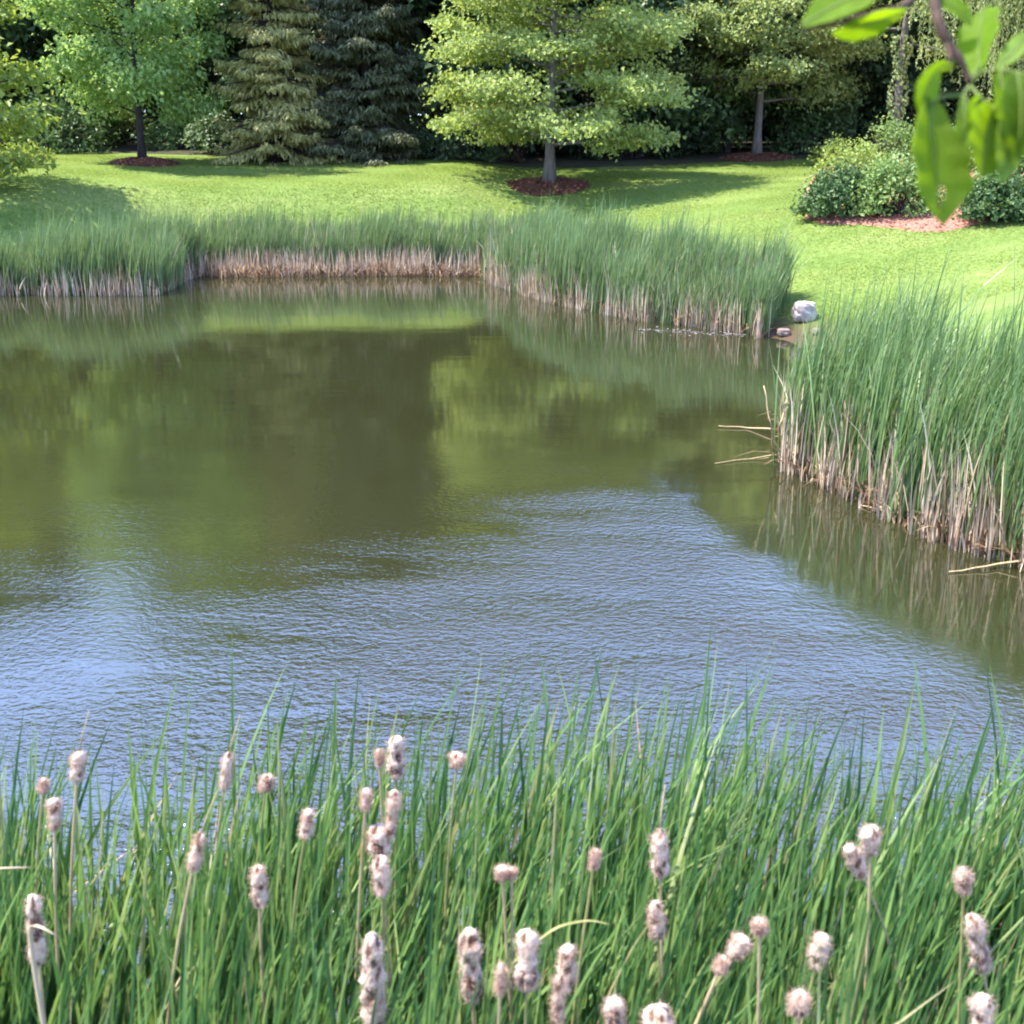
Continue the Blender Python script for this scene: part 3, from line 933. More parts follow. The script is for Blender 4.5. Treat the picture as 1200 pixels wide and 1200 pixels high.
def willow(label, base, H, Rc, tr, seed=1):
    g_ = np.random.default_rng(seed)
    e = empty('weeping_willow', base, label, 'tree')
    gt = Geo(); gl = Geo()
    tz = np.linspace(-.1, H * .62, 6)
    tube(gt, np.stack([.05 * np.sin(tz), .04 * tz * 0, tz], 1), tr * np.linspace(1.2, .6, 6), 9)
    P = []; D = []
    for i in range(17):
        az = i * 2.4 + g_.uniform(-.3, .3); ln = Rc * g_.uniform(.35, 1.0)
        z0 = H * g_.uniform(.35, .62)
        s = np.linspace(0, 1, 8)[:, None]
        d = np.array([math.cos(az), math.sin(az), 0])
        top = H - z0 - .1 * ln
        path = np.array([.03, 0, z0]) + d * ln * s + np.array([0, 0, 1]) * (top * np.sin(s * 1.9) * .95)
        tube(gt, path, np.linspace(tr * .4, .015, 8), 5)
        for j in range(46):
            f = g_.uniform(.25, 1)
            q = np.array([np.interp(f, s[:, 0], path[:, k]) for k in range(3)]) + g_.normal(0, .14, 3)
            drop = min(q[2] - g_.uniform(.15, 1.4), g_.uniform(1.6, 5.0))
            if drop < .3:
                continue
            m = int(drop / .055)
            tt = np.linspace(0, 1, m)[:, None]
            sway = g_.normal(0, .16, 3) * np.array([1, 1, 0])
            c = q + d * .25 * np.sqrt(tt) + sway * tt - np.array([0, 0, 1]) * drop * tt
            c = c + g_.normal(0, .025, c.shape)
            P.append(c); D.append(np.array([0, 0, -1.0]) + g_.normal(0, .5, c.shape))
    gt.build('trunk', M['bark_grey'], e, smooth=True)
    P = np.concatenate(P); D = np.concatenate(D); n = len(P)
    leaves(gl, P, D, g_.normal(size=(n, 3)), .11 * g_.uniform(.7, 1.3, n), .026, .1, .2)
    gl.build('crown', M['willow'], e)
    return e


def shrub(label, base, rx, ry, rz, mat, leaf, n, seed, name='shrub', group=None, lump=.28, bark='bark', dens_low=.0, top=None):
    """a bush: many stems and a lumpy dome of leaves"""
    g_ = np.random.default_rng(seed)
    e = empty(name, base, label, 'shrub', group)
    gt = Geo()
    k = 26
    a = g_.uniform(0, 6.283, k); rr = np.sqrt(g_.uniform(.05, .9, k)); zt = np.sqrt(1 - rr ** 2 * .85)
    for i in range(k):
        tip = np.array([math.cos(a[i]) * rr[i] * rx, math.sin(a[i]) * rr[i] * ry, rz * zt[i] * .93])
        tube(gt, [np.array([tip[0] * .12, tip[1] * .12, -.05]), tip * np.array([.45, .45, .55]), tip], [.016, .011, .004], 4)
    gt.build('stems', M[bark], e)
    m = max(14, n // 55)
    ph = g_.uniform(0, 6.283, m); cz = g_.uniform(.02, 1, m) ** .8
    cr_ = np.sqrt(np.maximum(.02, 1 - cz ** 2)) * g_.uniform(.72, 1.04, m)
    C = np.stack([np.cos(ph) * cr_ * rx, np.sin(ph) * cr_ * ry, cz * rz * g_.uniform(.82, 1.05, m)], 1)
    w_ = g_.uniform(.4, 1.5, m); cnt = np.maximum(6, (n * w_ / w_.sum()).astype(int))
    P = np.repeat(C, cnt, 0); nn = len(P)
    P = P + g_.normal(size=(nn, 3)) * lump * np.array([rx, ry, rz]).mean() * .62
    P[:, 2] = np.maximum(P[:, 2], .03 + g_.uniform(0, .1, nn))
    out_ = nrm(P / np.array([rx, ry, rz]) + 1e-6)
    nr = nrm(out_ * .9 + g_.normal(size=(nn, 3)) * .55 + np.array([0, 0, .4]))
    d = nrm(g_.normal(size=(nn, 3)) + out_ * .4 - np.array([0, 0, .25]))
    L_ = leaf * g_.uniform(.6, 1.25, nn)
    g = Geo(); leaves(g, P, d, nr, L_, L_ * .62)
    g.build('foliage', M[mat], e)
    return e


def mulch_ring(px_, py_, rx, label, cat='mulch bed'):
    p = ground(px_, py_)
    g = Geo(); nr_, na = 9, 40
    V = []
    for i in range(nr_ + 1):
        f = i / nr_
        for j in range(na):
            th = 2 * math.pi * j / na
            r = rx * f * (1 + .10 * noise.noise((math.cos(th) * 1.6 + px_, math.sin(th) * 1.6, 0)))
            x, y = p.x + math.cos(th) * r, p.y + math.sin(th) * r
            hgt = .13 * (1 - f ** 2.2) * (1 + .5 * noise.noise((x * 4, y * 4, 1))) + (.012 if i < nr_ else -.03)
            V.append((x - p.x, y - p.y, gz(x, y) - p.z + hgt))
    V = np.array(V)
    ii = np.arange(nr_)[:, None] * na; jj = np.arange(na)[None]; j2 = (jj + 1) % na
    g.add(V, np.stack([ii + jj, ii + na + jj, ii + na + j2, ii + j2], -1))
    e = empty('mulch_bed', p, label, cat)
    g.build('mound', M['mulch'], e, smooth=True)
    n = 900
    th = rng.uniform(0, 6.283, n); rr = np.sqrt(rng.uniform(0, 1.04, n)) * rx
    x, y = p.x + np.cos(th) * rr, p.y + np.sin(th) * rr
    z = terr(x, y) - p.z + .13 * np.maximum(0, 1 - (rr / rx) ** 2.2) + .022
    g = Geo()
    leaves(g, np.stack([x - p.x, y - p.y, z], 1), rng.normal(size=(n, 3)) * np.array([1, 1, .35]), np.array([[0, 0, 1.0]]).repeat(n, 0) + rng.normal(0, .4, (n, 3)), rng.uniform(.05, .13, n), rng.uniform(.02, .045, n), .1, 0)
    c = g.build('bark_chips', M['mulch_chip'], e); c['kind'] = 'stuff'
    return p


# the lawn's own trees
pm = mulch_ring(170, 192, .86, 'dark red-brown mulch ring around the slim maple')
po = mulch_ring(643, 219, 1.0, 'reddish mulch ring around the broad layered tree')
pl = mulch_ring(886, 186, 1.05, 'thin dark mulch ring around the pale tree at the wood edge')
tree('maple_tree', 'rounded bright green maple with slim dark trunk on the left lawn', 'tree', pm + Vector((-.08, .05, .08)), 6.6, .95, 2.4, .095, (M['bark_dark'], M['maple']),
     .125, 34, 72, .31, .75, (.35, .8), 'round', 8, .5, seed=11, low=.3)
tree('oak_tree', 'broad yellow-green tree with tiered level branches rising from reddish mulch', 'tree', po + Vector((.02, .05, .09)), 6.5, .85, 3.05, .135, (M['bark_grey'], M['oak']),
     .115, 38, 78, .32, .46, (-.08, .32), 'wide', 9, .75, seed=23, droop=.06)
tree('shade_tree', 'airy pale yellow-green tree with straight grey trunk near the dark wood', 'tree', pl + Vector((.02, .05, .08)), 6.3, 1.4, 2.9, .12, (M['bark_grey'], M['locust']),
     .12, 34, 84, .33, .55, (.05, .4), 'wide', 8, .6, seed=31)
pg = ground(-85, 226)
tree('young_tree', 'golden green leafy tree leaning into the picture at the left edge', 'tree', pg, 5.4, .35, 2.5, .10, (M['bark'], M['golden']),
     .15, 26, 34, .32, .5, (.0, .4), 'wide', 8, .6, seed=37)
# conifers
conifer('spruce_tree', 'olive grey spruce with drooping sunlit sprays, left of two', ground(322, 192) + Vector((0, .3, 0)), 10.5, 1.65, (M['bark_dark'], M['spruce']), 1.25, .42, 41)
conifer('spruce_tree', 'dark spruce with light drooping tips, right behind the olive one', ground(428, 190) + Vector((0, .8, 0)), 11.5, 2.15, (M['bark_dark'], M['spruce_dark']), 1.35, .36, 43)
floor_x = np.arange(-34, 34.01, .5); V = []
rows = 16
for i in range(rows + 1):
    f = (i / rows) ** 1.8
    for x in floor_x:
        y0 = np.interp(x, [-34, -15, -11, -6, -3, 0, 4, 7, 9, 12, 20, 34], [36, 38, 37.6, 35.0, 35.0, 34.7, 35.3, 36.0, 35.0, 35, 33, 32]) + .5 * noise.noise((x * .6, 1.7, 0))
        y = y0 + (62 - y0) * f
        V.append((x, y, gz(x, y) + (.03 + .03 * noise.noise((x, y, 0)) if i else -.03)))
nfx = len(floor_x)
ii = np.arange(rows)[:, None] * nfx + np.arange(nfx - 1)[None]
g = Geo(); g.add(V, np.stack([ii, ii + 1, ii + nfx + 1, ii + nfx], -1))
M['floor'] = noise_mat('woodland_litter', [(.3, (.020, .022, .010)), (.55, (.045, .042, .020)), (.75, (.085, .065, .035))], 6, 6, .95, .8, dist=.05)
tag(g.build('woodland_ground', M['floor'], None, True), kind='structure')
# willow and the ivy-wrapped trunk beside it
pw = ground(1225, 190) + Vector((.2, 1.5, 0))
pw.z = gz(pw.x, pw.y)
willow('pale weeping willow with hanging strands behind the right flower bed', pw, 7.4, 3.3, .16, 47)
pi_ = ground(1050, 188) + Vector((0, .3, 0)); pi_.z = gz(pi_.x, pi_.y)
e = tree('ivy_clad_tree', 'narrow tree whose pale trunk is wrapped in light ivy, right of the dark wood', 'tree', pi_, 8.2, 2.8, 1.9, .13, (M['bark_grey'], M['locust']),
         .14, 16, 22, .36, .8, (.2, .6), 'round', 6, .4, seed=53, droop=.35)
g = Geo(); n = 700
zz = rng.uniform(.1, 3.0, n); th = rng.uniform(0, 6.283, n); rr = .13 + .07 * rng.uniform(size=n) + .05 * np.sin(zz * 5) + .04
leaves(g, np.stack([np.cos(th) * rr, np.sin(th) * rr, zz], 1), np.stack([-np.sin(th), np.cos(th), -np.ones(n)], 1) + rng.normal(0, .5, (n, 3)), np.stack([np.cos(th), np.sin(th), .4 * np.ones(n)], 1) + rng.normal(0, .3, (n, 3)), .10 * rng.uniform(.7, 1.3, n), .07)
g.build('ivy', M['willow'], e)

# undergrowth along the foot of the wood
def at_lawn(px_, py_, back=0.0):
    p = ground(px_, py_); d = Vector((p.x, p.y, 0)).normalized() * back
    p = p + d; p.z = gz(p.x, p.y); return p


shrub('dark spreading bush in the shade left of the maple trunk', at_lawn(62, 181, 1.0), 1.5, 1.1, 1.25, 'woods', .13, 2600, 61)
shrub('low yellow-green bush at the left end of the lawn', at_lawn(25, 192, -.3), .75, .6, .42, 'golden', .10, 1100, 62)
shrub('light leafy bush right behind the maple trunk', at_lawn(140, 172, 1.4), 1.2, .9, 1.15, 'shrub', .12, 1900, 63)
shrub('white-edged variegated bush between the maple and the olive spruce', at_lawn(252, 182, .5), .75, .7, 1.0, 'variegated', .12, 1500, 64)
shrub('mid green bush between the variegated bush and the maple', at_lawn(208, 178, 1.2), .85, .8, 1.15, 'shrub', .12, 1500, 65)
shrub('dark bush at the foot of the wood between the spruce and the tiered tree', at_lawn(535, 190, .8), 1.2, .9, 1.0, 'woods_dark', .12, 1900, 66)
shrub('brown twiggy bush behind the trunk of the tiered tree', at_lawn(592, 191, .2), .42, .4, 1.15, 'brown_twig', .12, 1100, 67)
shrub('small sunlit weedy plant at the foot of the brown twiggy bush', at_lawn(578, 192, -.1), .16, .16, .5, 'shrub', .09, 160, 68, name='weedy_plant')
shrub('dark rounded bush right of the tiered tree trunk', at_lawn(742, 190, 1.0), 1.5, 1.0, 1.25, 'woods_dark', .12, 2400, 69)
shrub('pale sprigged bush left of the airy pale tree trunk', at_lawn(850, 183, .7), .55, .5, .9, 'shrub', .12, 900, 70)
shrub('dark hanging bush right of the airy pale tree trunk', at_lawn(955, 184, 1.2), 1.2, .9, 1.35, 'woods', .13, 2400, 71)
shrub('deep shaded bush beside the ivy-wrapped trunk', at_lawn(1018, 180, 1.6), 1.1, .9, 1.3, 'woods_dark', .13, 2200, 72)

# the wood behind: individual trees in three ranks, copied from three sources
srcs = []
LW = ['tall dark leafy tree of the wood behind the lawn', 'deep green broad tree filling the shade of the wood', 'dense dark rear tree of the wood, mostly hidden']
for k, (H, Rc, per, mt, sd_) in enumerate([(9.5, 2.9, 60, 'woods', 81), (10.5, 3.0, 60, 'woods_dark', 83), (13, 3.9, 60, 'woods_dark', 87)]):
    srcs.append((H, Rc, per, mt, sd_))
spots = [(0, -16.7, 41, 0, 1.3), (1, -9.3, 42.5, 1, 1.35), (0, -6.2, 42, 2, 1.6), (1, -1.4, 38.6, 0, 1.5), (1, -5.6, 38.8, 4, .9), (0, 2.1, 38.2, 3, 1.25), (1, 5.3, 39, 4, .54), (0, 8.2, 39.5, 5, .98),
         (1, 11.2, 39.5, 2, .95), (0, 15.0, 38.5, 1, .9), (1, -21, 40, 3, .95), (1, 18.5, 40, 3, .65),
         (2, -22, 47, 0, .9), (2, -17.5, 48, 1, .7), (2, -9, 48, 1, 1.2), (2, -4, 47, 3, 1.35), (2, .8, 46.5, 4, 1.2), (2, 5.6, 46, 5, .55), (2, 10.8, 47, 1, .52), (2, 16.0, 46, 2, .52), (2, 21.5, 46, 0, .52)]
made = {}
for (k, x, y, rz_, sc) in spots:
    H, Rc, per, mt, sd_ = srcs[k]
    loc = Vector((x, y, gz(x, y)))
    if k not in made:
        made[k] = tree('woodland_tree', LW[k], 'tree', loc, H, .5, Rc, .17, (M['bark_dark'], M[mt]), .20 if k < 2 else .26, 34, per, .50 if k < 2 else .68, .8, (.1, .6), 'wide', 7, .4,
                       group=['tall trees at the front of the wood', 'broad shaded trees of the wood', 'rear trees of the wood'][k], seed=sd_)
        o = made[k]
    else:
        o = copy_tree(made[k])
        o.location = loc
    o.rotation_euler = (0, 0, rz_ * 1.05); o.scale = (max(sc, .85), max(sc, .85), sc)

# the far side of the wood, one closed mass
g = Geo(); n = 95000
x = rng.uniform(-60, 60, n); y = rng.uniform(51, 57, n)
top = np.interp(x, [-30, -20, -16, -11, 2, 6, 60], [12, 9, 7, 15, 14, 6.4, 6.4]) + .6 * np.sin(x * .35 + 1) + 1.0 * np.sin(x * .9) + .6 * np.sin(x * 2.1 + 2)
z = rng.uniform(0, 1, n) ** .8 * top + terr(x, y)
leaves(g, np.stack([x, y - 54, z], 1), rng.normal(size=(n, 3)) - np.array([0, 0, .4]), rng.normal(size=(n, 3)) + np.array([0, -.5, .5]), rng.uniform(.35, .8, n), rng.uniform(.3, .5, n))
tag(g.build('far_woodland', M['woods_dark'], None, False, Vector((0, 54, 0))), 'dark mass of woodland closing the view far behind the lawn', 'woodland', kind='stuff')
for nm, p_ in (('willow', pw), ('ivy', pi_), ('maple', pm), ('oak', po), ('shade', pl), ('young', pg)):
    print('POS', nm, [round(v, 2) for v in p_])

# ------------------------------------------------------------------ flower bed on the right lawn
bed_px = [(932, 236), (940, 262), (965, 267), (1010, 266), (1060, 273), (1105, 276), (1150, 266), (1200, 249), (1270, 236), (1330, 205), (1240, 183), (1120, 178), (1010, 180), (955, 196)]
bp = [ground(a, b) for a, b in bed_px]
bc = sum(bp, Vector()) / len(bp)
ring = np.array([(p.x, p.y) for p in bp])
dense = []
for i in range(len(ring)):
    a, b = ring[i], ring[(i + 1) % len(ring)]
    for f in np.linspace(0, 1, 6)[:-1]:
        dense.append(a * (1 - f) + b * f)
dense = np.array(dense)
for _ in range(3):
    dense = .25 * np.roll(dense, 1, 0) + .5 * dense + .25 * np.roll(dense, -1, 0)
g = Geo(); V = []; nr_ = 12; na = len(dense)
for i in range(nr_ + 1):
    f = i / nr_
    for j in range(na):
        x, y = np.array([bc.x, bc.y]) * (1 - f) + dense[j] * f
        h = .05 + .05 * noise.noise((x * 3, y * 3, 2)) if i < nr_ else -.03
        V.append((x - bc.x, y - bc.y, gz(x, y) + h - bc.z))
ii = np.arange(nr_)[:, None] * na; jj = np.arange(na)[None]; j2 = (jj + 1) % na
g.add(V, np.stack([ii + jj, ii + na + jj, ii + na + j2, ii + j2], -1))
e = empty('mulch_bed', bc, 'pale pinkish mulch bed under the shrubs on the right lawn', 'mulch bed')
g.build('mound', M['mulch_pink'], e, smooth=True)
n = 3200
k = rng.integers(0, na, n); f = np.sqrt(rng.uniform(.05, 1.0, n))[:, None]
xy = np.array([bc.x, bc.y]) * (1 - f) + dense[k] * f + rng.normal(0, .05, (n, 2))
g = Geo()
leaves(g, np.stack([xy[:, 0] - bc.x, xy[:, 1] - bc.y, terr(xy[:, 0], xy[:, 1]) + .07 - bc.z], 1), rng.normal(size=(n, 3)) * np.array([1, 1, .3]), np.array([[0, 0, 1.0]]).repeat(n, 0) + rng.normal(0, .35, (n, 3)), rng.uniform(.05, .12, n), rng.uniform(.02, .04, n), .1, 0)
c = g.build('bark_chips', M['chip_pink'], e); c['kind'] = 'stuff'


def bed_shrub(px_, py_, w_, h_, mat, label, leaf, n, seed, dy=1.0, **kw):
    """px_, py_: foot of its front; w_, h_: its size in pixels"""
    p = ground(px_, py_)
    t = float((np.array(p) - CAM) @ FWD)
    rx = w_ * t / F / 2; rz = h_ * t / F * .93
    p = at_lawn(px_, py_, rx * .8 * dy)
    return shrub(label, p, rx, rx * .85 * dy, rz, mat, leaf, n, seed, **kw)


bed_shrub(984, 263, 92, 56, 'shrub_dark', 'dark green glossy shrub at the left front corner of the mulch bed', .085, 4200, 101)
bed_shrub(1050, 262, 96, 66, 'shrub', 'leafy mid green shrub at the front of the bed beside the dark corner one', .09, 4000, 102)
bed_shrub(1000, 226, 100, 50, 'shrub_gold', 'pale yellow-green shrub behind the dark corner shrub', .08, 2400, 103)
bed_shrub(974, 197, 50, 34, 'shrub_gold', 'small round light green shrub at the back left of the bed', .08, 1300, 104)
bed_shrub(1040, 206, 84, 58, 'shrub', 'taller grey-green shrub at the back of the bed below the ivy-wrapped trunk', .085, 2300, 105)
bed_shrub(1168, 267, 84, 52, 'shrub_dark', 'dark green shrub in the right half of the bed with deep shade under it', .085, 4000, 106)
bed_shrub(1118, 240, 80, 66, 'shrub_gold', 'pale shrub in the middle of the bed half hidden by hanging leaves', .085, 2100, 107)
fs = bed_shrub(1186, 236, 74, 72, 'shrub', 'tall shrub with one white bloom at the right of the bed', .09, 2300, 108)
bed_shrub(1110, 205, 90, 44, 'shrub', 'spreading green shrub at the back of the bed in front of the willow', .09, 2300, 110)
bed_shrub(1185, 200, 80, 40, 'shrub_gold', 'light green shrub at the back right of the bed below the willow strands', .09, 2000, 111)
bed_shrub(1250, 244, 90, 70, 'shrub_dark', 'dark shrub at the right end of the bed by the picture edge', .09, 2200, 109)
# its white flower head
tgt = at_depth(1181, 194, float((np.array(fs.location) - CAM) @ FWD) - .55)
g = Geo(); n = 260
v = nrm(rng.normal(size=(n, 3))); ctr = tgt - np.array(fs.location)
leaves(g, ctr + v * np.array([.15, .15, .17]), rng.normal(size=(n, 3)), v + rng.normal(0, .3, (n, 3)), .06, .05)
g.build('bloom', M['flower'], fs)

# ------------------------------------------------------------------ leafy branch hanging close to the camera, upper right
def branch():
    D0 = 1.30
    root = at_depth(1200, -230, 1.45)
    e = empty('hanging_branch', Vector(root), 'dark twig with big translucent green leaves hanging in at the top right', 'branch')
    o = np.array(root)
    g = Geo()

    def tw(pp, r0, r1):
        pts = np.array([at_depth(*p) for p in pp]) - o
        n = 22; k = np.linspace(0, 1, len(pts)); tt = np.linspace(0, 1, n)
        c = np.stack([np.interp(tt, k, pts[:, i]) for i in range(3)], 1)
        for _ in range(3):
            c[1:-1] = .25 * c[:-2] + .5 * c[1:-1] + .25 * c[2:]
        rr = np.linspace(r0, r1, n) * (1 + .12 * rng.normal(size=n))
        tube(g, c, rr, 7)
    tw([(1200, -230, 1.45), (1120, -110, 1.38), (1092, -20, 1.32), (1098, 22, 1.30), (1108, 48, 1.30), (1128, 72, 1.30), (1137, 98, 1.30)], .0075, .0032)
    tw([(1104, -60, 1.35), (1085, -18, 1.33), (1062, 8, 1.32), (1020, 18, 1.31), (975, 28, 1.30), (942, 36, 1.30)], .0050, .0022)
    tw([(1108, 48, 1.30), (1114, 66, 1.29), (1116, 80, 1.29)], .0026, .0016)
    g.build('twig', M['twig'], e, smooth=True)
    g = Geo()
    tw([(1137, 98, 1.30), (1150, 84, 1.29), (1170, 80, 1.28), (1230, 92, 1.26)], .0016, .0011)
    tw([(1137, 100, 1.30), (1128, 112, 1.29), (1105, 112, 1.28), (1090, 122, 1.28)], .0016, .0010)
    tw([(1137, 100, 1.30), (1150, 116, 1.28), (1165, 126, 1.27)], .0016, .0010)
    tw([(1116, 80, 1.29), (1112, 76, 1.285), (1104, 76, 1.28)], .0014, .0010)
    tw([(1136, 96, 1.30), (1142, 86, 1.30), (1148, 76, 1.30)], .0016, .0010)
    g.build('leaf_stalks', M['petiole'], e, smooth=True)

    def leaf(mid, widths, mat, depth_curve=.02, cup=.25, side=0.0, hole=None, label=None, lobes=0.0, turn=0.0):
        """mid: list of (px, py, depth) along the midrib, widths: half width in px at the same stations"""
        n = 17; m = 9
        pts = np.array([at_depth(*p) for p in mid]) - o
        k = np.linspace(0, 1, len(pts)); tt = np.linspace(0, 1, n)
        c = np.stack([np.interp(tt, k, pts[:, i]) for i in range(3)], 1)
        for _ in range(2):
            c[1:-1] = .25 * c[:-2] + .5 * c[1:-1] + .25 * c[2:]
        wv = np.interp(tt, k, widths) * mid[0][2] / F / max(.55, math.cos(turn))
        wv = wv * (1 + lobes * np.sin(tt * 19)); wv[0] = max(wv[0], 1e-4); wv[-1] = 2e-4
        tan = nrm(np.gradient(c, axis=0))
        view = nrm(CAM - (c + o))
        s = nrm(np.cross(tan, view)); nr2 = np.cross(s, tan)
        if turn:
            ct, st = math.cos(turn), math.sin(turn)
            s, nr2 = s * ct + nr2 * st, nr2 * ct - s * st
        V = []
        for i in range(n):
            for j in range(m):
                f = -1 + 2 * j / (m - 1)
                zz = cup * wv[i] * abs(f) ** 1.3 + .05 * wv[i] * math.sin(i * 1.9 + (3 if f > 0 else 0)) * abs(f) - .05 * wv[i] * (1 - abs(f)) ** 4
                V.append(c[i] + s[i] * f * wv[i] + nr2[i] * zz + nr2[i] * .03 * side * f * wv[i])
        V = np.array(V)
        q = []
        for i in range(n - 1):
            for j in range(m - 1):
                if hole and hole(i / (n - 1), -1 + 2 * (j + .5) / (m - 1)):
                    continue
                a = i * m + j
                q.append((a, a + 1, a + m + 1, a + m))
        gg = Geo(); gg.add(V, q)
        ob = gg.build('leaf', mat, e, smooth=True)
        so_ = ob.modifiers.new('sub', 'SUBSURF'); so_.levels = 1; so_.render_levels = 2
        sd2 = ob.modifiers.new('thick', 'SOLIDIFY'); sd2.thickness = .0005
        gm = Geo(); tube(gm, c + nr2 * .0006, np.linspace(.0011, .0003, n), 5)
        gm.build('midrib', M['petiole'], ob, smooth=True)
        if label:
            ob['label'] = label
        return ob

    G1, G2, Y, P = M['big_leaf'], M['big_leaf_dull'], M['big_leaf_bright'], M['big_leaf_pale']
    leaf([(940, 30, 1.30), (968, 12, 1.29), (1005, -6, 1.28), (1050, -34, 1.27)], [3, 17, 23, 3], G1, turn=.8)
    leaf([(1062, 12, 1.31), (1030, 24, 1.31), (1000, 34, 1.31), (975, 40, 1.31)], [2, 13, 12, 2], G2, turn=.7)
    leaf([(1148, 84, 1.30), (1147, 60, 1.31), (1150, 30, 1.32), (1156, 8, 1.33)], [6, 24, 22, 3], G1, lobes=.12, turn=.75)
    leaf([(1116, 80, 1.29), (1102, 76, 1.28), (1088, 96, 1.275), (1082, 112, 1.275), (1076, 131, 1.275)], [2, 6, 13, 15, 4], Y, label='bright yellow-green curled leaf', turn=.8)
    leaf([(1092, 118, 1.28), (1090, 150, 1.27), (1094, 190, 1.265), (1100, 228, 1.265), (1106, 264, 1.27)], [8, 22, 31, 28, 3], G2, cup=.32, lobes=.07,
         hole=lambda a, f: (.66 < a < .80 and -.35 < f < .0) or (.80 < a < .84 and .0 < f < .3), label='long hanging leaf with a torn hole', turn=.8)
    leaf([(1164, 126, 1.27), (1158, 150, 1.265), (1154, 178, 1.26), (1150, 208, 1.26)], [8, 28, 27, 4], G2, lobes=.08, turn=.9)
    leaf([(1172, 80, 1.28), (1174, 104, 1.275), (1172, 130, 1.27), (1168, 150, 1.27)], [4, 11, 10, 2], G1, turn=.9)
    leaf([(1192, 84, 1.27), (1196, 112, 1.26), (1196, 150, 1.255), (1190, 188, 1.255)], [5, 24, 30, 4], G2, lobes=.06, turn=.7)
    leaf([(1158, 124, 1.275), (1156, 136, 1.27), (1152, 150, 1.27)], [2, 6, 2], Y, label='tiny yellow young leaf')
    leaf([(1130, 112, 1.285), (1130, 140, 1.28), (1126, 168, 1.28), (1128, 192, 1.28)], [3, 9, 9, 2], P, turn=.6)
    leaf([(1178, 128, 1.265), (1182, 160, 1.26), (1178, 190, 1.26), (1172, 216, 1.26)], [4, 15, 14, 2], P, lobes=.05, turn=.75)
    leaf([(1168, 80, 1.285), (1184, 66, 1.285), (1200, 48, 1.29), (1216, 38, 1.29)], [3, 11, 11, 2], P, turn=.6)
    leaf([(1150, 112, 1.28), (1142, 124, 1.275), (1140, 146, 1.275), (1143, 170, 1.275)], [2, 8, 9, 2], G1, turn=.7)
    leaf([(1098, -6, 1.32), (1112, 4, 1.315), (1128, 14, 1.31), (1138, 30, 1.31)], [2, 8, 8, 2], G1, turn=.5)
    leaf([(1215, 90, 1.26), (1222, 120, 1.25), (1226, 160, 1.25), (1220, 200, 1.25)], [5, 22, 26, 4], G1, turn=.8)


def big_leaf_mat(name, c, t, tr):
    m, nt, out = new_mat(name)
    L = nt.links.new
    tc = nt.nodes.new('ShaderNodeTexCoord')
    nz = nt.nodes.new('ShaderNodeTexNoise'); nz.inputs['Scale'].default_value = 55; nz.inputs['Detail'].default_value = 5
    L(tc.outputs['Object'], nz.inputs['Vector'])
    r = ramp(nt, [(.3, tuple(x * .72 for x in c)), (.6, c), (.8, tuple(x * 1.25 for x in c))])
    L(nz.outputs['Fac'], r.inputs[0])
    p = nt.nodes.new('ShaderNodeBsdfPrincipled'); p.inputs['Roughness'].default_value = .6; p.inputs['Specular IOR Level'].default_value = .2
    L(r.outputs[0], p.inputs['Base Color'])
    b = nt.nodes.new('ShaderNodeBump'); b.inputs['Strength'].default_value = .5; b.inputs['Distance'].default_value = .002
    L(nz.outputs['Fac'], b.inputs['Height']); L(b.outputs[0], p.inputs['Normal'])
    tl = nt.nodes.new('ShaderNodeBsdfTranslucent'); tl.inputs['Color'].default_value = (*t, 1)
    mx = nt.nodes.new('ShaderNodeMixShader'); mx.inputs[0].default_value = tr
    L(p.outputs[0], mx.inputs[1]); L(tl.outputs[0], mx.inputs[2]); L(mx.outputs[0], out.inputs[0])
    return m


M['big_leaf'] = big_leaf_mat('broad_leaf', (.150, .225, .022), (.55, .70, .05), .72)
M['big_leaf_dull'] = big_leaf_mat('broad_leaf_dull', (.145, .205, .026), (.50, .62, .05), .72)
M['big_leaf_bright'] = big_leaf_mat('broad_leaf_young', (.170, .260, .010), (.55, .70, .02), .5)
M['big_leaf_pale'] = big_leaf_mat('broad_leaf_pale', (.200, .280, .060), (.55, .68, .10), .65)
branch()


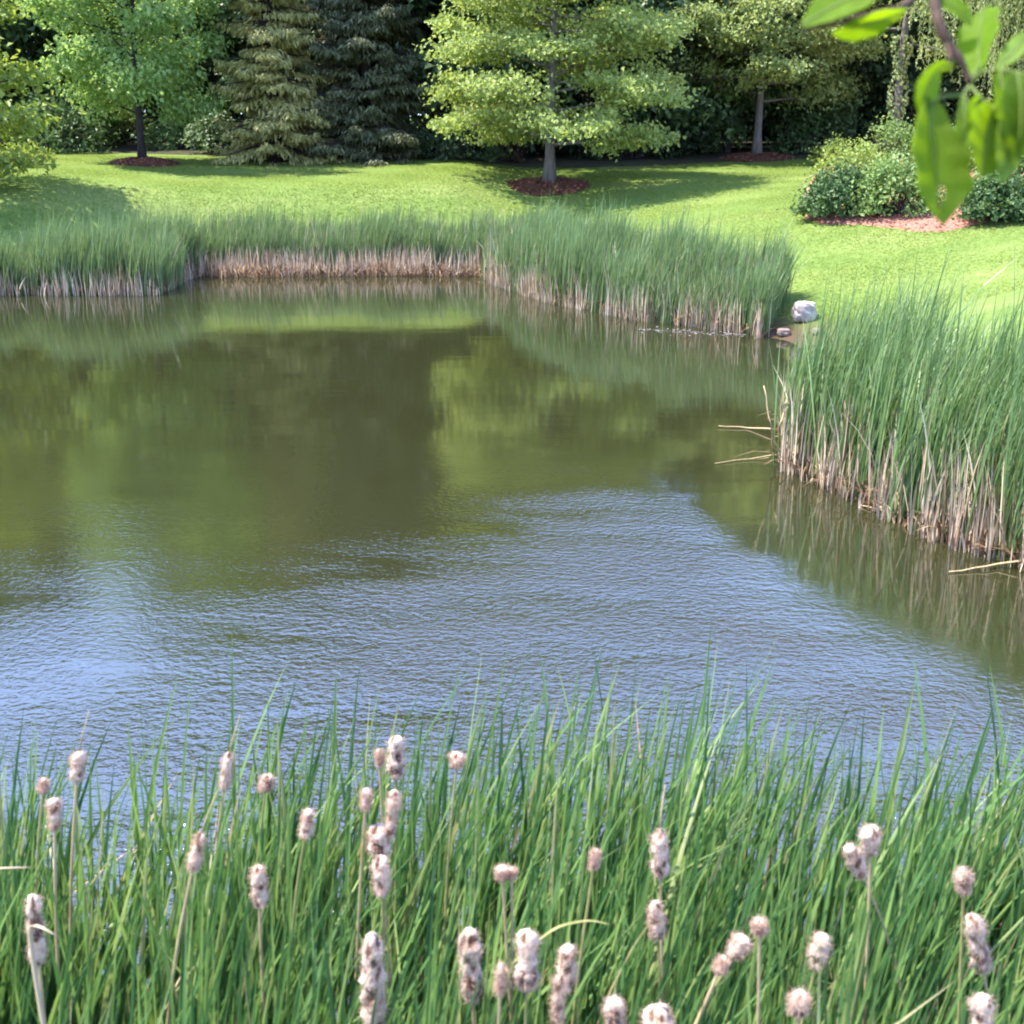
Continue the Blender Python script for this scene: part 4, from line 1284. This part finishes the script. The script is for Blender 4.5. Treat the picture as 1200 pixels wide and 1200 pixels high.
# ------------------------------------------------------------------ light
SUN_DIR = Vector((-.85, .02, 0)).normalized() * math.cos(R(63)) + Vector((0, 0, math.sin(R(63))))   # towards the sun
w = bpy.data.worlds.new('World'); scene.world = w
w.use_nodes = True
nt = w.node_tree
bg = nt.nodes['Background']
sky = nt.nodes.new('ShaderNodeTexSky')
sky.sky_type = 'NISHITA'
sky.sun_disc = False
sky.sun_elevation = R(63)
sky.sun_rotation = math.atan2(SUN_DIR.x, SUN_DIR.y)
sky.air_density = 1.0; sky.dust_density = .3; sky.ozone_density = 2.0
# unseen bluish cloud mixed in by direction, added for fill light and pond reflections
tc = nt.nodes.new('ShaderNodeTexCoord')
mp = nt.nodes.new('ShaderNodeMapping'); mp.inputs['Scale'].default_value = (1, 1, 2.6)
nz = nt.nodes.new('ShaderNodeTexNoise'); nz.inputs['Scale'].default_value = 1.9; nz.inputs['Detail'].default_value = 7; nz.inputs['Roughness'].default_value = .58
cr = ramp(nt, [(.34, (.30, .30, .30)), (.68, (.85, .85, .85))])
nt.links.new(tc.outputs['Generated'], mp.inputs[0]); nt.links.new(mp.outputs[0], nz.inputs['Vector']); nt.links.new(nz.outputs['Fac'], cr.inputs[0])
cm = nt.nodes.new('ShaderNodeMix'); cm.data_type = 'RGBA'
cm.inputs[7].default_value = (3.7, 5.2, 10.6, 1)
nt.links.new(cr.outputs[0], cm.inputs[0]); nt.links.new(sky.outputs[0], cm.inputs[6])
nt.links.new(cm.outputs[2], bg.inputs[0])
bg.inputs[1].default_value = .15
sl = bpy.data.lights.new('sun', 'SUN')
sl.energy = 5.0; sl.angle = R(.55); sl.color = (1, .955, .88)
so = bpy.data.objects.new('sun', sl); col.objects.link(so)
so.location = SUN_DIR * 60
so.rotation_euler = (-SUN_DIR).to_track_quat('-Z', 'Y').to_euler()

vs = scene.view_settings
vs.view_transform = 'Standard'; vs.look = 'None'; vs.gamma = 1.0; vs.exposure = 1.7
scene.cycles.max_bounces = 8
scene.cycles.diffuse_bounces = 4
scene.cycles.glossy_bounces = 4
scene.cycles.transmission_bounces = 4
scene.cycles.transparent_max_bounces = 8
scene.cycles.caustics_reflective = False
scene.cycles.caustics_refractive = False
scene.cycles.sample_clamp_indirect = 6.0
scene.cycles.use_denoising = True
scene.cycles.pixel_filter_type = 'BLACKMAN_HARRIS'
scene.cycles.filter_width = 2.0
